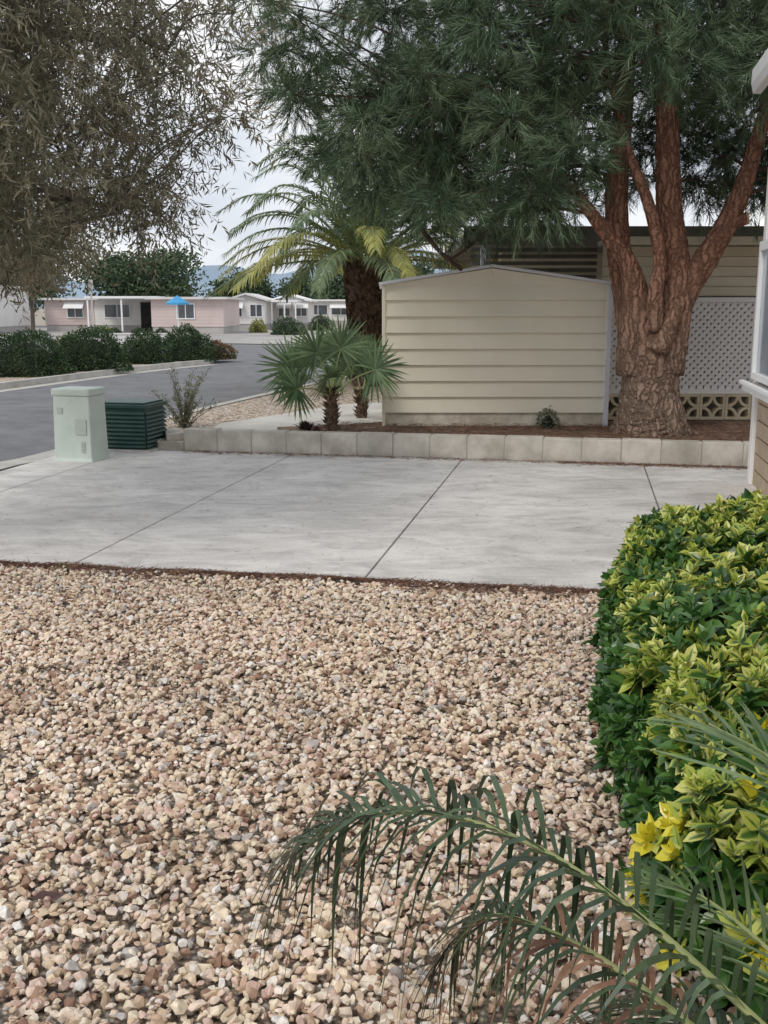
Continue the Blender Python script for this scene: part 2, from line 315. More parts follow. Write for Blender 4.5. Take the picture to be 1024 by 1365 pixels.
def ledge(x): return 6.31-(x+2.41)*.181
def wedge(x): return 11.5-(x+2.24)*.2065
nL=np.array([ -1.95,6.25]); d=np.array([.189,.982]); a=np.array([.982,-.189])
lines=[nL+a*1.86*k for k in (-2,-1,0,1,2,3)]
def isect(base,f):
    lo,hi=-3,12
    for _ in range(50):
        m_=(lo+hi)/2; p=base+d*m_
        if p[1]<f(p[0]): lo=m_
        else: hi=m_
    return base+d*lo
g=.006; b=MB()
for k in range(len(lines)-1):
    A=lines[k]+a*g; B_=lines[k+1]-a*g
    n0,n1=isect(A,ledge),isect(B_,ledge); f0,f1=isect(A,wedge),isect(B_,wedge)
    if k==0:
        n0=np.array([-4.42,6.68]); f0=np.array([-3.52,11.25]); 
    b.prism([tuple(n0),tuple(n1),tuple(f1-d*.03),tuple(f0-d*.03)],-.08,.024)
b.build('driveway',m_conc,bevel=.006,kind='structure')
b=MB(); b.sheet([(-4.4,6.6),(5,4.9),(6,9.6),(-3.45,11.9)],-.004); b.build('joint_soil',m_soil,kind='structure')
b=MB(); b.prism([(-3.32,11.72),(-2.24,11.62),(6.5,9.85),(14,12),(14,34),(2.9,34),(.65,27),(-1.15,20.9),(-2.57,15.3)],-.1,.125); b.build('raised_yard',m_yard,kind='structure')
b=MB(); b.prism([(-1.2,11.4),(4.9,10.2),(7,13.4),(0,13.2),(-.4,12.9),(-1.3,12.6)],.1,.165); b.build('planting_bed_soil',m_soil,kind='structure')
b=MB(); b.prism([(-2.1,12.0),(-1.32,12.0),(-1.25,12.7),(-.45,13.1),(-.02,13.25),(-.02,16.2),(-.6,15.9),(-2.1,13.2)],.1,.14); b.build('garden_path',m_path,kind='structure')
b=MB(); n=140; xs=np.linspace(-3000,3000,n)
h=112+26*np.sin(xs/260+1.0)+16*np.sin(xs/97+.5)+9*np.sin(xs/41)+rng.normal(size=n)*2
V=np.vstack([np.c_[xs,np.full(n,2700),np.full(n,-5)],np.c_[xs,np.full(n,2950),h],np.c_[xs,np.full(n,3150),h*.4]])
F=[(k*n+i,k*n+i+1,(k+1)*n+i+1,(k+1)*n+i) for k in range(2) for i in range(n-1)]
b.add(V,F); b.build('mountains',m_mount,smooth=True,kind='structure')

# ---------- gravel stones
import bmesh
variants=[]
for k in range(26):
    bm=bmesh.new(); pts=rdir(17)*rng.uniform(.86,1.05,(17,1))*np.array([1,rng.uniform(.65,.95),rng.uniform(.45,.7)])
    for p in pts: bm.verts.new(p)
    r=bmesh.ops.convex_hull(bm,input=bm.verts[:])
    bmesh.ops.delete(bm,geom=[e for e in bm.verts if not e.link_faces],context='VERTS')
    bmesh.ops.triangulate(bm,faces=bm.faces[:]); bm.verts.index_update()
    variants.append((np.array([v.co[:] for v in bm.verts]),np.array([[v.index for v in f.verts] for f in bm.faces]))); bm.free()
NS=62000
Y=rng.uniform(1.0,6.75,NS*2); X=rng.uniform(-3.6,1.75,NS*2)
keep=(Y<ledge(X)-.03-.03*np.abs(np.sin(X*5.3)+.6*np.sin(X*13)))&(np.abs(X+.2)<1.15+Y*.52)
X,Y=X[keep][:NS],Y[keep][:NS]; n=len(X)
size=np.clip(rng.lognormal(math.log(.0145),.28,n),.008,.030)
b=MB()
kind=rng.integers(0,len(variants),n)
for k,(VV,FF) in enumerate(variants):
    ix=np.where(kind==k)[0]; m_=len(ix)
    q=rng.normal(size=(m_,4))*np.array([1,.28,.28,1]); q/=np.linalg.norm(q,axis=1)[:,None]; w,x,y,z=q.T
    R=np.stack([1-2*(y*y+z*z),2*(x*y-z*w),2*(x*z+y*w),2*(x*y+z*w),1-2*(x*x+z*z),2*(y*z-x*w),2*(x*z-y*w),2*(y*z+x*w),1-2*(x*x+y*y)],1).reshape(m_,3,3)
    W_=np.einsum('nij,vj->nvi',R,VV)*size[ix][:,None,None]
    W_+=np.stack([X[ix],Y[ix],.006+rng.uniform(0,.026,m_)],1)[:,None,:]
    nv=len(VV); b.add(W_.reshape(-1,3),(np.arange(m_)[:,None,None]*nv+FF[None]).reshape(-1,3))
b.build('gravel',m_stone,kind='stuff',label='loose cream and pink crushed gravel stones',category='gravel')

# ---------- litter
def litter(name,P,L,wd=.0022):
    n=len(P); D=rng.normal(size=(n,3))*np.array([1,1,.12]); q=MB(); needles(q,P,D,L*rng.uniform(.6,1.2,n),wd); return q
n=15000; x=rng.uniform(-3.6,2.2,n); off=np.abs(rng.normal(size=n))*.05*(1+.6*np.sin(x*3.1)+.4*np.sin(x*7.7))
P=np.c_[x,ledge(x)-.01-off*1.0+rng.uniform(-.01,.03,n)*(1+np.sin(x*9)),.028+rng.uniform(0,.014,n)]
q1=litter('l',P,.05,.004)
n=5200; x=rng.uniform(-2.2,3.7,n); P=np.c_[x,wedge(x)-.04-np.abs(rng.normal(size=n))*.08,.027+rng.uniform(0,.012,n)]; P=P[(x>1.8)|(rng.random(n)<.3)]
q2=litter('l',P,.08,.004)
n=9000; x=rng.uniform(-1,4.6,n); y=rng.uniform(10.6,13,n); k=(y>wedge(x)+.25); P=np.c_[x,y,.168+rng.uniform(0,.03,n)][k]
q3=litter('l',P,.12,.005)
n=800; t=rng.uniform(6,11,n); P=np.c_[rng.uniform(-3,3.5,n),t,np.full(n,.027)]
P=P[(P[:,1]>ledge(P[:,0])+.05)&(P[:,1]<wedge(P[:,0])-.1)]; q4=litter('l',P,.06,.0025)
n=900; y=rng.uniform(2,5.8,n); P=np.c_[rng.uniform(-2.6,1.2,n),y,.036+rng.uniform(0,.012,n)]; q5=litter('l',P,.07,.002)
b=MB()
for q in (q1,q2,q3,q4,q5): b.add(q.v[0],q.f[0][0])
b.build('pine_needle_litter',m_litter,kind='stuff',label='fallen reddish brown pine needles along concrete edges',category='pine needles')

# ---------- retaining wall
b=MB(); o=np.array([-2.24,11.5]); e=np.array([6.9,wedge(6.9)]); ang=math.atan2(e[1]-o[1],e[0]-o[0]); L_=6.6
x=0
while x<L_:
    w=.395; b.box(x+.004,x+w-.004,0.004*rng.random(),.19,-.05,.262+rng.normal()*.0025,0); x+=w+.003
b.box(.01,L_-.01,.012,.18,-.04,.25,1)
b.box(-.32,-.006,.02,.2,-.05,.12,0)
V=np.concatenate(b.v); V=rotz(V,ang); V+=np.array([o[0],o[1],0]); b.v=[V]; 
b.build('retaining_wall',[m_block,m_kerb],bevel=.008,loc=(o[0],o[1],0),label='low grey beige concrete block retaining wall beside the driveway',category='wall')
b=MB(); b.prism([(-2.62,12.2),(-2.42,12.2),(-2.25,11.72),(-2.45,11.6)],-.05,.2); b.build('edging_kerb',m_block,bevel=.008,loc=(-2.4,11.9,0),label='short concrete edging at the end of the wall',category='kerb')

# ---------- shed
SY=12.72; S0=empty('garden_shed',(1.36,SY,.16),'cream sided garden shed with low gable roof','shed'); lc=(1.36,SY,.16)
xl,xr=0.0,2.73; z0=.16; eav=1.865; pk=2.065; px=1.29
b=MB(); zz=.33; hgt=.192
b.box(xl+.01,xr-.01,SY+.02,SY+2.4,z0,eav-.03)
while zz<eav-.05:
    z1=min(zz+hgt,eav)
    V=[(xl,SY-.040,zz),(xr,SY-.040,zz),(xr,SY-.004,z1+.001),(xl,SY-.004,z1+.001),(xl,SY+.018,zz-.004),(xr,SY+.018,zz-.004),(xr,SY+.018,z1+.001),(xl,SY+.018,z1+.001)]
    b.add(V,[(0,1,2,3),(1,0,4,5),(1,5,6,2),(4,0,3,7)])
    V=[(xl-.02,SY-.01,zz),(xl-.02,SY+2.4,zz),(xl-.002,SY+2.4,z1+.004),(xl-.002,SY-.01,z1+.004),(xl+.009,SY-.01,zz),(xl+.009,SY+2.4,zz)]
    b.add(V,[(3,2,1,0),(0,1,5,4)])
    zz+=hgt+.001
b.extr([(xl+.01,eav-.02),(xr-.01,eav-.02),(xr-.02,eav+.0),(px,pk-.01),(xl+.02,eav+.0)],SY-.006,SY+.02)
b.build('wall',m_shed,loc=lc,parent=S0)
b=MB(); b.box(xl+.004,xr-.004,SY-.012,SY+.019,z0-.02,.328); b.build('plinth',m_shedbase,loc=lc,parent=S0,label='weathered bottom board')
b=MB()
for (x0,za,x1,zb) in ((xl-.06,eav-.012,px,pk),(px,pk,xr+.06,eav-.012)):
    b.extr([(x0,za),(x1,zb),(x1,zb+.035),(x0,za+.035)],SY-.09,SY+2.5)
b.build('roof',m_lilac,loc=lc,parent=S0,bevel=.004)
b=MB(); b.box(xr-.045,xr+.015,SY-.05,SY+.03,z0,eav-.02); b.build('corner_trim',m_lilac,loc=lc,parent=S0,bevel=.004)
b=MB(); b.box(xl-.024,xl+.015,SY-.048,SY-.0405,z0,eav-.02); b.build('corner_trim',m_shed,loc=lc,parent=S0,bevel=.003)

# ---------- neighbour house & lattice
H0=empty('neighbour_house',(4.5,15.5,.12),'beige mobile home with flat carport roof behind the pine','house'); lc=(4.5,15.5,.12)
b=MB(); b.box(1.9,11,17.2,24,.1,2.55)
for k in range(16): b.box(1.88,11,17.17,17.199,.2+k*.15,.2+k*.15+.13)
b.build('wall',m_beige,loc=lc,parent=H0)
b=MB(); b.box(1.1,11.5,14.1,24.5,2.46,2.58); b.box(1.05,11.5,14.03,14.098,2.40,2.64)
b.build('carport_roof',m_brownroof,loc=lc,parent=H0)
for x in (1.3,3.0,5.0,7.0):
    b=MB(); b.box(x,x+.07,14.3,14.37,.12,2.45); b.build('post',m_white,loc=lc,parent=H0)
b=MB()
for k in range(9): b.box(1.2,2.9,14.5,14.53,1.62+k*.09,1.67+k*.09)
b.build('slatted_screen',m_brownroof,loc=lc,parent=H0)
b=MB()
for k in range(5):
    b.box(2.8,8.2,13.62,13.64,1.74+k*.125,1.855+k*.125); b.box(2.8,8.2,13.60,13.619,1.74+k*.125,1.76+k*.125)
b.build('wall_panel',m_beige,loc=lc,parent=H0,label='beige horizontal panel above the lattice')
b=MB(); b.box(2.8,8.2,13.35,14.0,2.38,2.44); b.box(2.8,8.2,13.30,13.348,2.36,2.46); b.build('awning',m_beige,loc=lc,parent=H0)
F0=empty('lattice_fence',(4,13.5,.5),'white diagonal lattice panel standing on breeze blocks','fence'); lc=(4,13.5,.5)
b=MB(); X0,X1,Z0,Z1=2.80,8.0,.56,1.66; w=.042; sp=.094
def slat(c,s,y0,y1):
    xs_=sorted([(Z0-c)/s,(Z1-c)/s]); xa=max(X0,xs_[0]); xb=min(X1,xs_[1])
    if xb-xa<.02: return
    za,zb=s*xa+c,s*xb+c; hw=w*.707*.5
    V=[(xa-hw*s,y0,za+hw),(xa+hw*s,y0,za-hw),(xb+hw*s,y0,zb-hw),(xb-hw*s,y0,zb+hw)]
    V+= [(v[0],y1,v[2]) for v in V]
    b.add(V,[(0,1,2,3),(7,6,5,4),(0,3,7,4),(1,5,6,2)])
c=Z0-X1
while c<Z1-X0: slat(c,1,13.440,13.446); c+=sp
c=Z0+X0
while c<Z1+X1: slat(c,-1,13.449,13.455); c+=sp
m_lat=mat('bright_white_paint',(.92,.92,.92),(.95,.95,.95),2,rough=.5)
b.build('lattice',m_lat,loc=lc,parent=F0)
b=MB(); b.box(2.78,8.02,13.42,13.47,1.66,1.72); b.box(2.78,8.02,13.42,13.47,.50,.56)
for x in (2.74,4.86,6.4,7.98): b.box(x,x+.045,13.41,13.48,.5,1.74)
b.build('frame',m_lat,loc=lc,parent=F0,bevel=.003)
b=MB(); b.box(2.8,8,13.75,13.8,.15,1.8); b.build('backing_panel',mat('shaded_wall_grey',(.42,.41,.40),(.55,.54,.52),3),loc=lc,parent=F0)  # added panel; its grey stands in for the shadowed house wall behind
b=MB()
x=2.76
while x<7.8:
    s_=.33; zb=.17; y0,y1=13.38,13.5
    b.box(x,x+s_-.006,y0,y1,zb,zb+.035); b.box(x,x+s_-.006,y0,y1,zb+s_-.036,zb+s_-.003)
    b.box(x,x+.03,y0,y1,zb+.035,zb+s_-.036); b.box(x+s_-.036,x+s_-.006,y0,y1,zb+.035,zb+s_-.036)
    for cx,cz,a0 in ((x+.03,zb+.035,0),(x+s_-.036,zb+.035,90),(x+s_-.036,zb+s_-.036,180),(x+.03,zb+s_-.036,270)):
        pts=[(cx+.135*math.cos(rad(a0+t)),(y0+y1)/2,cz+.135*math.sin(rad(a0+t))) for t in np.linspace(0,90,7)]
        P_=np.array(pts)
        for i in range(6):
            A_,B2=P_[i],P_[i+1]; u_=np.array([A_[0]-cx,0,A_[2]-cz])/.135*.034; u2=np.array([B2[0]-cx,0,B2[2]-cz])/.135*.034
            V=[A_,B2,B2-u2,A_-u_]; VV=[(v[0],y0,v[2]) for v in V]+[(v[0],y1,v[2]) for v in V]
            b.add(VV,[(3,2,1,0),(4,5,6,7),(0,1,5,4),(2,3,7,6)])
    x+=s_
b.build('breeze_block_wall',m_breeze,loc=(4,13.4,.17),label='tan patterned breeze block wall under the lattice',category='wall')

# ---------- own house on the right
c0=lot(1.52,9.85); H1=empty('mobile_home',(c0[0],c0[1],0),'tan sided mobile home corner with white trim','house'); lc=(c0[0],c0[1],0)
def lotfix(b):
    V=np.concatenate(b.v); b.v=[np.c_[V[:,0]*ca-V[:,1]*sa,V[:,0]*sa+V[:,1]*ca,V[:,2]]]
b=MB(); b.box(1.55,7,-1,9.82,0,3.5)
for k in range(23): b.box(1.53,1.549,-1,9.8,.02+k*.15,.02+k*.15+.135)
lotfix(b); b.build('wall',m_shingle,loc=lc,parent=H1)
b=MB(); b.box(1.50,1.62,9.74,9.88,0,3.45); lotfix(b); b.build('corner_trim',m_white,loc=lc,parent=H1,bevel=.006)
b=MB(); b.extr([(1.33,3.50),(1.35,3.42),(1.42,3.42),(1.44,3.54),(7,3.9),(7,4.0),(1.33,3.62)],-1.2,10.0); lotfix(b); b.build('roof',m_white,loc=lc,parent=H1,bevel=.01)
b=MB(); b.box(1.44,1.525,7.6,7.68,.98,2.15); b.box(1.44,1.525,9.58,9.66,.98,2.15); b.box(1.44,1.525,7.68,9.58,2.07,2.15); b.box(1.44,1.525,7.68,9.58,.98,1.04)
lotfix(b); W0=b.build('window',m_white,loc=lc,parent=H1,bevel=.004)
b=MB(); b.box(1.47,1.49,7.682,9.578,1.042,2.068); lotfix(b); b.build('glass',m_bluegl,loc=lc,parent=W0)
b=MB(); b.box(1.39,1.53,7.5,9.74,.87,.94); b.box(1.36,1.40,7.48,9.76,.93,.965); lotfix(b); b.build('sill',m_white,loc=lc,parent=W0,bevel=.006)

# ---------- utility boxes
e_=empty('utility_pedestal',(-3.19,10.85,.0),'pale green utility pedestal cabinet standing by the kerb','utility box'); lc=(-3.19,10.85,0); A_=rad(-14)
def rb(b): 
    V=np.concatenate(b.v); b.v=[rotz(V,A_,(lc[0],lc[1],0))]
b=MB(); x,y=lc[0],lc[1]
V=[]
for (hw,hd,z) in ((.235,.2,0),(.235,.2,.03),(.215,.18,.05),(.205,.165,.70)):
    V+=[(x-hw,y-hd,z),(x+hw,y-hd,z),(x+hw,y+hd,z),(x-hw,y+hd,z)]
F=[(3,2,1,0),(12,13,14,15)]+[(4*r+i,4*r+(i+1)%4,4*r+4+(i+1)%4,4*r+4+i) for r in range(3) for i in range(4)]
b.add(V,F); rb(b); b.build('body',m_box1,loc=lc,parent=e_,bevel=.012)
b=MB(); b.box(x-.22,x+.22,y-.18,y+.18,.70,.775); rb(b); b.build('lid',m_box1,loc=lc,parent=e_,bevel=.018)
m_lab=mat('label_grey',(.46,.52,.46),(.53,.58,.52),5)
b=MB(); b.box(x+.04,x+.17,y-.184,y-.174,.30,.46); rb(b); b.build('access_panel',m_lab,loc=lc,parent=e_,bevel=.003)
b=MB(); b.box(x-.16,x-.10,y-.180,y-.168,.52,.58); rb(b); b.build('label_plate',m_lab,loc=lc,parent=e_)
b=MB()
for k in range(5): b.box(x+.10,x+.15,y-.190,y-.176,.12+k*.025,.13+k*.025)
rb(b); b.build('vent',m_lab,loc=lc,parent=e_)
lc=(-2.87,11.72,0); x,y=lc[0],lc[1]; A_=rad(-12); e_=empty('transformer_box',lc,'dark green louvred steel transformer box on concrete pad','utility box')
b=MB(); b.box(x-.36,x+.36,y-.33,y+.33,-.05,.045); rb(b); b.build('pad',m_kerb,loc=lc,parent=e_,bevel=.01)
b=MB(); b.box(x-.29,x+.29,y-.26,y+.26,.046,.50); rb(b); b.build('body',m_box2,loc=lc,parent=e_,bevel=.01)
b=MB()
for k in range(9):
    z=.07+k*.046
    for s_ in (-1,1):
        yy=y+s_*.262
        V=[(x-.30,yy+s_*.002,z+.032),(x+.30,yy+s_*.002,z+.032),(x+.30,yy+s_*.028,z),(x-.30,yy+s_*.028,z),(x-.30,yy,z-.002),(x+.30,yy,z-.002)]
        b.add(V,[(0,1,2,3),(3,2,5,4)])
        xx=x+s_*.292
        V=[(xx+s_*.002,y-.27,z+.032),(xx+s_*.002,y+.27,z+.032),(xx+s_*.028,y+.27,z),(xx+s_*.028,y-.27,z),(xx,y-.27,z-.002),(xx,y+.27,z-.002)]
        b.add(V,[(0,1,2,3),(3,2,5,4)])
rb(b); b.build('louvre',m_box2,loc=lc,parent=e_)
b=MB(); b.box(x-.325,x+.325,y-.295,y+.295,.50,.545); b.box(x-.29,x+.29,y-.26,y+.26,.545,.565); rb(b); b.build('lid',m_box2,loc=lc,parent=e_,bevel=.01)

# ------------------------------------------------------------------ PINE
TX,TY=3.1,11.98
def S3(u,v,dy=0,): return ((u-512)*(.0084+(v-300)*.0000008),TY+dy,1.6+(408.8-v)*.00815)
PT=empty('pine_tree',(TX,TY,.16),'large multi stemmed pine with reddish furrowed bark in planting bed','tree'); lc=(TX,TY,.16)
b=MB()
def stem(pts,rads,n=40,sides=18,noise=.10,flute=.06,dys=None):
    P=[S3(u,v,(dys[i] if dys else 0)) for i,(u,v) in enumerate(pts)]
    C=spline(P,n); R=np.interp(np.linspace(0,len(rads)-1,n),range(len(rads)),np.array(rads)*.0086)
    b.tube(C,R,sides,0,noise,True,flute); return C
stem([(868,600),(867,578),(866,560),(866,535),(868,500),(869,462),(871,425)],[60,51,43,39,36,36,28],60,34,.10,.06)
stems=[]
stems.append(stem([(882,500),(891,440),(898,390),(898,335),(892,280),(888,200),(885,100),(880,0),(878,-140),(870,-300)],[30,28,26,20,17,15,13,12,10,6],90,26,.10))
stems.append(stem([(852,500),(850,440),(846,395),(834,350),(805,315),(778,282),(745,250),(700,215)],[30,25,18,12,9,8,6,3],60,16,.10,dys=[0,-.05,-.1,-.15,-.2,-.3,-.4,-.5]))
stems.append(stem([(856,460),(846,400),(834,340),(829,260),(835,180),(842,80),(848,-60),(850,-200)],[26,20,16,15,13,12,10,7],60,20,.10,dys=[.1,.2,.25,.3,.35,.4,.4,.4]))
stems.append(stem([(868,440),(866,390),(870,350),(862,305),(848,262),(830,222),(818,185),(800,120)],[12,10,8,8,7,6,5,3],44,12,.08,.03,dys=[-.2,-.3,-.32,-.35,-.38,-.4,-.4,-.4]))
stems.append(stem([(898,420),(918,378),(940,342),(962,300),(980,255),(994,205),(1015,130),(1040,30)],[20,18,16,14,12,10,8,5],60,18,.10,dys=[0,-.05,-.1,-.15,-.2,-.2,-.2,-.2]))
stem([(950,312),(968,298),(984,292)],[9,8.5,8],8,10,.06,.02,dys=[-.15,-.2,-.26])
stem([(870,470),(884,440),(900,400)],[14,13,8],12,10,.12,.05,dys=[-.25,-.22,-.2])
for an,ln in ((200,.5),(250,.46),(300,.46),(340,.55),(30,.5),(120,.5)):
    dx,dy_=math.cos(rad(an)),math.sin(rad(an))
    b.tube([(TX+dx*.12,TY+dy_*.12,.62),(TX+dx*.24,TY+dy_*.24,.36),(TX+dx*.34,TY+dy_*.34,.20),(TX+dx*ln,TY+dy_*ln,.12)],[.17,.14,.10,.05],10,0,.12)
def zmin(x): return np.interp(x,[-1.6,-1.35,-1.1,-.75,-.35,.15,.7,1.6,2.3,2.8,3.6,4.3,6.5],[4.5,4.0,3.5,3.1,2.85,2.55,2.45,2.5,2.68,2.95,2.95,2.65,2.8])
C=[]
tries=0
while len(C)<470 and tries<60000:
    tries+=1
    x=rng.uniform(-1.45,6.6); y=rng.uniform(10.2,14.6); z=rng.uniform(2.4,6.4)
    zm=zmin(x)+ (0.12 if y>12.9 else 0)+.1*math.sin(x*5)
    if z<zm: continue
    if z>1.6+.345*y+.3 and rng.random()<.85: continue
    if ((x-3)/4.8)**2+((y-12.3)/2.6)**2+((z-4.2)/3.2)**2>1: continue
    if 2.15<x<4.3 and y<12.25 and z<3.45+.25*rng.random(): continue
    if x>5.2 and rng.random()<.6: continue
    if x<-.2 and rng.random()<.3: continue
    c_=np.array([x,y,z])
    if C and np.min(np.linalg.norm(np.array(C)-c_,axis=1))<.31: continue
    C.append(c_)
C=np.array(C)
allst=np.vstack(stems)
for c_ in C:
    if rng.random()<.35:
        cand=allst[(allst[:,2]<c_[2]+.1)&(allst[:,2]>2.2)]
        if not len(cand): continue
        s_=cand[np.argmin(np.linalg.norm((cand-c_)*np.array([1,1,1.4]),axis=1))]
        m1=s_*.55+c_*.45+np.array([0,0,.22])+rng.normal(size=3)*.1
        b.tube(spline([s_,m1,c_],9),np.linspace(.022,.006,9),6,1,.1,False)
b.tube(spline([S3(700,250,.3),S3(640,315,.4),S3(600,345,.4)],10),np.linspace(.03,.012,10),6,1,.1)
b.tube(spline([S3(560,300,.2),S3(590,335,.2),S3(618,358,.2)],10),np.linspace(.028,.02,10),6,1,.1)
b.build('trunk',[m_bark,m_twig],smooth=True,loc=lc,parent=PT)
q=MB(); q.tube([S3(983,292,-.262),S3(986,291.5,-.266)],[.071,.069],12); q.build('cut_branch_end',m_cut,loc=lc,parent=PT)
b=MB(); NT,NN=28,32
for c_ in C:
    nt=NT; d_=rdir(nt); d_[:,2]=d_[:,2]*.7+.02; d_=norm(d_); 
    st=c_+d_*rng.uniform(.02,.26,(nt,1))*np.array([1.2,1.2,.8]); tw=norm(d_+rng.normal(size=(nt,3))*.35)
    ln=rng.uniform(.15,.34,nt)
    s=rng.random((nt,NN)); P=st[:,None,:]+tw[:,None,:]*(s*ln[:,None])[:,:,None]+np.array([0,0,-.10])*(s*s)[:,:,None]
    D=norm(tw[:,None,:]*1.15+rdir(nt*NN).reshape(nt,NN,3)*.75+np.array([0,0,-.30]))
    needles(b,P.reshape(-1,3),D.reshape(-1,3),rng.uniform(.12,.19,nt*NN),.0085)
b.build('crown',m_pine,loc=lc,parent=PT)

# ------------------------------------------------------------------ left tree
lc=(-3.75,5.7,0); LT=empty('acacia_tree',lc,'broad tree with fine grey olive willowy leaves over the driveway','tree')
b=MB(); main=spline([(-3.75,5.7,-.05),(-3.7,5.8,1.0),(-3.6,6.1,2.0),(-3.6,6.7,3.2),(-3.5,7.1,4.8)],30); b.tube(main,np.linspace(.19,.06,30),12,0,.1)
limbs=[]
for pts in ([(-3.65,6.0,1.9),(-3.3,7.2,3.0),(-2.6,8.2,3.6),(-1.7,8.8,3.6)],[(-3.65,6.0,1.8),(-4.1,7.4,2.8),(-3.6,8.8,3.2),(-2.9,9.6,3.0)],
            [(-3.6,6.2,2.3),(-2.9,6.6,3.3),(-2.0,7.2,4.2),(-1.6,7.8,4.3)],[(-3.65,6.0,1.9),(-4.8,6.8,3.0),(-5.4,7.8,3.6)],
            [(-3.6,6.5,2.8),(-3.4,8.0,4.2),(-2.9,9.0,4.7)],[(-3.6,6.2,2.2),(-3.1,7.0,2.5),(-2.6,7.9,2.5),(-2.1,8.5,2.3)]):
    l=spline(pts,24)+rng.normal(size=(24,3))*.02; b.tube(l,np.linspace(.065,.015,24),8,0,.1,False); limbs.append(l)
limbs=np.vstack(limbs+[main[10:]])
C=[]; tries=0
while len(C)<320 and tries<40000:
    tries+=1
    x=rng.uniform(-6.0,-.95); y=rng.uniform(5.3,10.0); z=rng.uniform(1.9,5.4)
    if ((x+3.6)/2.7)**2+((y-7.6)/2.6)**2+((z-3.4)/2.1)**2>1: continue
    if z< 1.98+.42*max(0,(x+2.5)): continue
    if abs(x)>.37*y*1.0+1.2: continue
    if x>-1.9 and y<7.2: continue
    if x/y>-.25 and (z-1.6)/y>.30 and rng.random()<.85: continue
    if x/y>-.19 and (z-1.6)/y>.22 and rng.random()<.6: continue
    if lump(np.array([[x*1.6,y*1.2,z*1.8]]),3.)[0]>.45: continue
    c_=np.array([x,y,z])
    if C and np.min(np.linalg.norm(np.array(C)-c_,axis=1))<.27: continue
    C.append(c_)
C=np.array(C)
for c_ in C:
    dd=np.linalg.norm(limbs-c_,axis=1)+np.maximum(limbs[:,2]-c_[2]-.1,0)*2; s_=limbs[np.argmin(dd)]
    m1=s_*.5+c_*.5+np.array([0,0,.12])+rng.normal(size=3)*.08
    b.tube(spline([s_,m1,c_],8),np.linspace(.011,.004,8),5,0,.1,False)
b.build('trunk',m_bark2,smooth=True,loc=lc,parent=LT)
b=MB()
for c_ in C:
    edge=c_[0]>-1.9 or c_[2]>4.3
    ns=18; k=15 if edge else 21
    sd=rdir(ns)*.20+rng.normal(size=(ns,3))*.05
    tips=c_+sd*np.array([1.5,1.5,1.2])
    s=rng.random((ns,k,1)); P=c_+ (tips-c_)[:,None,:]*(.25+s*1.05)+np.array([0,0,-.14])*s*s
    D=rdir(ns*k).reshape(ns,k,3)*.9+norm(sd)[:,None,:]*.5+np.array([0,0,-.5])
    leaves(b,P.reshape(-1,3),D.reshape(-1,3),rng.uniform(.055,.11,ns*k),rng.uniform(.010,.017,ns*k))
b.build('crown',m_acacia,loc=lc,parent=LT)

# ------------------------------------------------------------------ generic trees & bushes
def tree(name,x,y,h,r,n,leaf,m,label,trunk_r=.2,zb=.28,cat='tree',**p):
    e=empty(name,(x,y,0),label,cat,**p); t=MB(); t.tube(spline([(x,y,-.1),(x+.1,y,h*.3),(x,y,h*.75)],12),np.linspace(trunk_r,trunk_r*.3,12),8,0,.1)
    c=MB(); K=34
    cc=rdir(K)*rng.uniform(.45,.95,(K,1))*np.array([r,r,h*(1-zb)*.5])+np.array([x,y,h*(zb+(1-zb)*.5)])
    for k in cc:
        if rng.random()<.5: t.tube([(x,y,h*.4),tuple(k)],[trunk_r*.3,trunk_r*.1],5,0,0,False)
        m_=n//K; P=k+rng.normal(size=(m_,3))*np.array([r,r,h*(1-zb)*.5])*.17
        leaves(c,P,rdir(m_),rng.uniform(.7,1.3,m_)*leaf,leaf*.6)
    t.build('trunk',m_bark2,smooth=True,loc=(x,y,0),parent=e); c.build('crown',m,loc=(x,y,0),parent=e); return e
tree('shade_tree',-21,92,7.2,5.4,12000,.36,m_fgreen,'rounded dark green tree behind the pale houses',.3,.15)
tree('shade_tree',-13.5,98,5.0,2.8,4500,.34,m_fgreen,'smaller dark green tree behind the pink house',.2,.15)
tree('shade_tree',-7.6,100,4.3,2.6,4500,.34,m_fgreen,'low dark green tree behind white houses',.2,.1)
tree('shade_tree',-3.6,95,5.2,2.6,4500,.34,m_fgreen,'dark green tree beside the road end',.2,.1)
tree('shade_tree',-30,85,7.5,4.5,7000,.36,m_fgreen,'tall dark green tree behind the end house',.3,.15)
tree('shade_tree',1.5,90,5.5,3.5,4000,.4,m_fgreen,'dark green tree at the far end of the street',.2,.1)
tree('street_tree',-10.6,31.5,5.2,2.2,11000,.12,m_acacia,'slim olive leaved street tree in the verge',.09,.42)
tree('cypress_tree',-11.6,97,5.3,.5,1200,.3,m_fgreen,'slender dark cypress behind white houses',.1,.0)
tree('cypress_tree',-11.0,99,4.9,.4,1000,.3,m_fgreen,'slender dark cypress behind white houses',.1,.0)

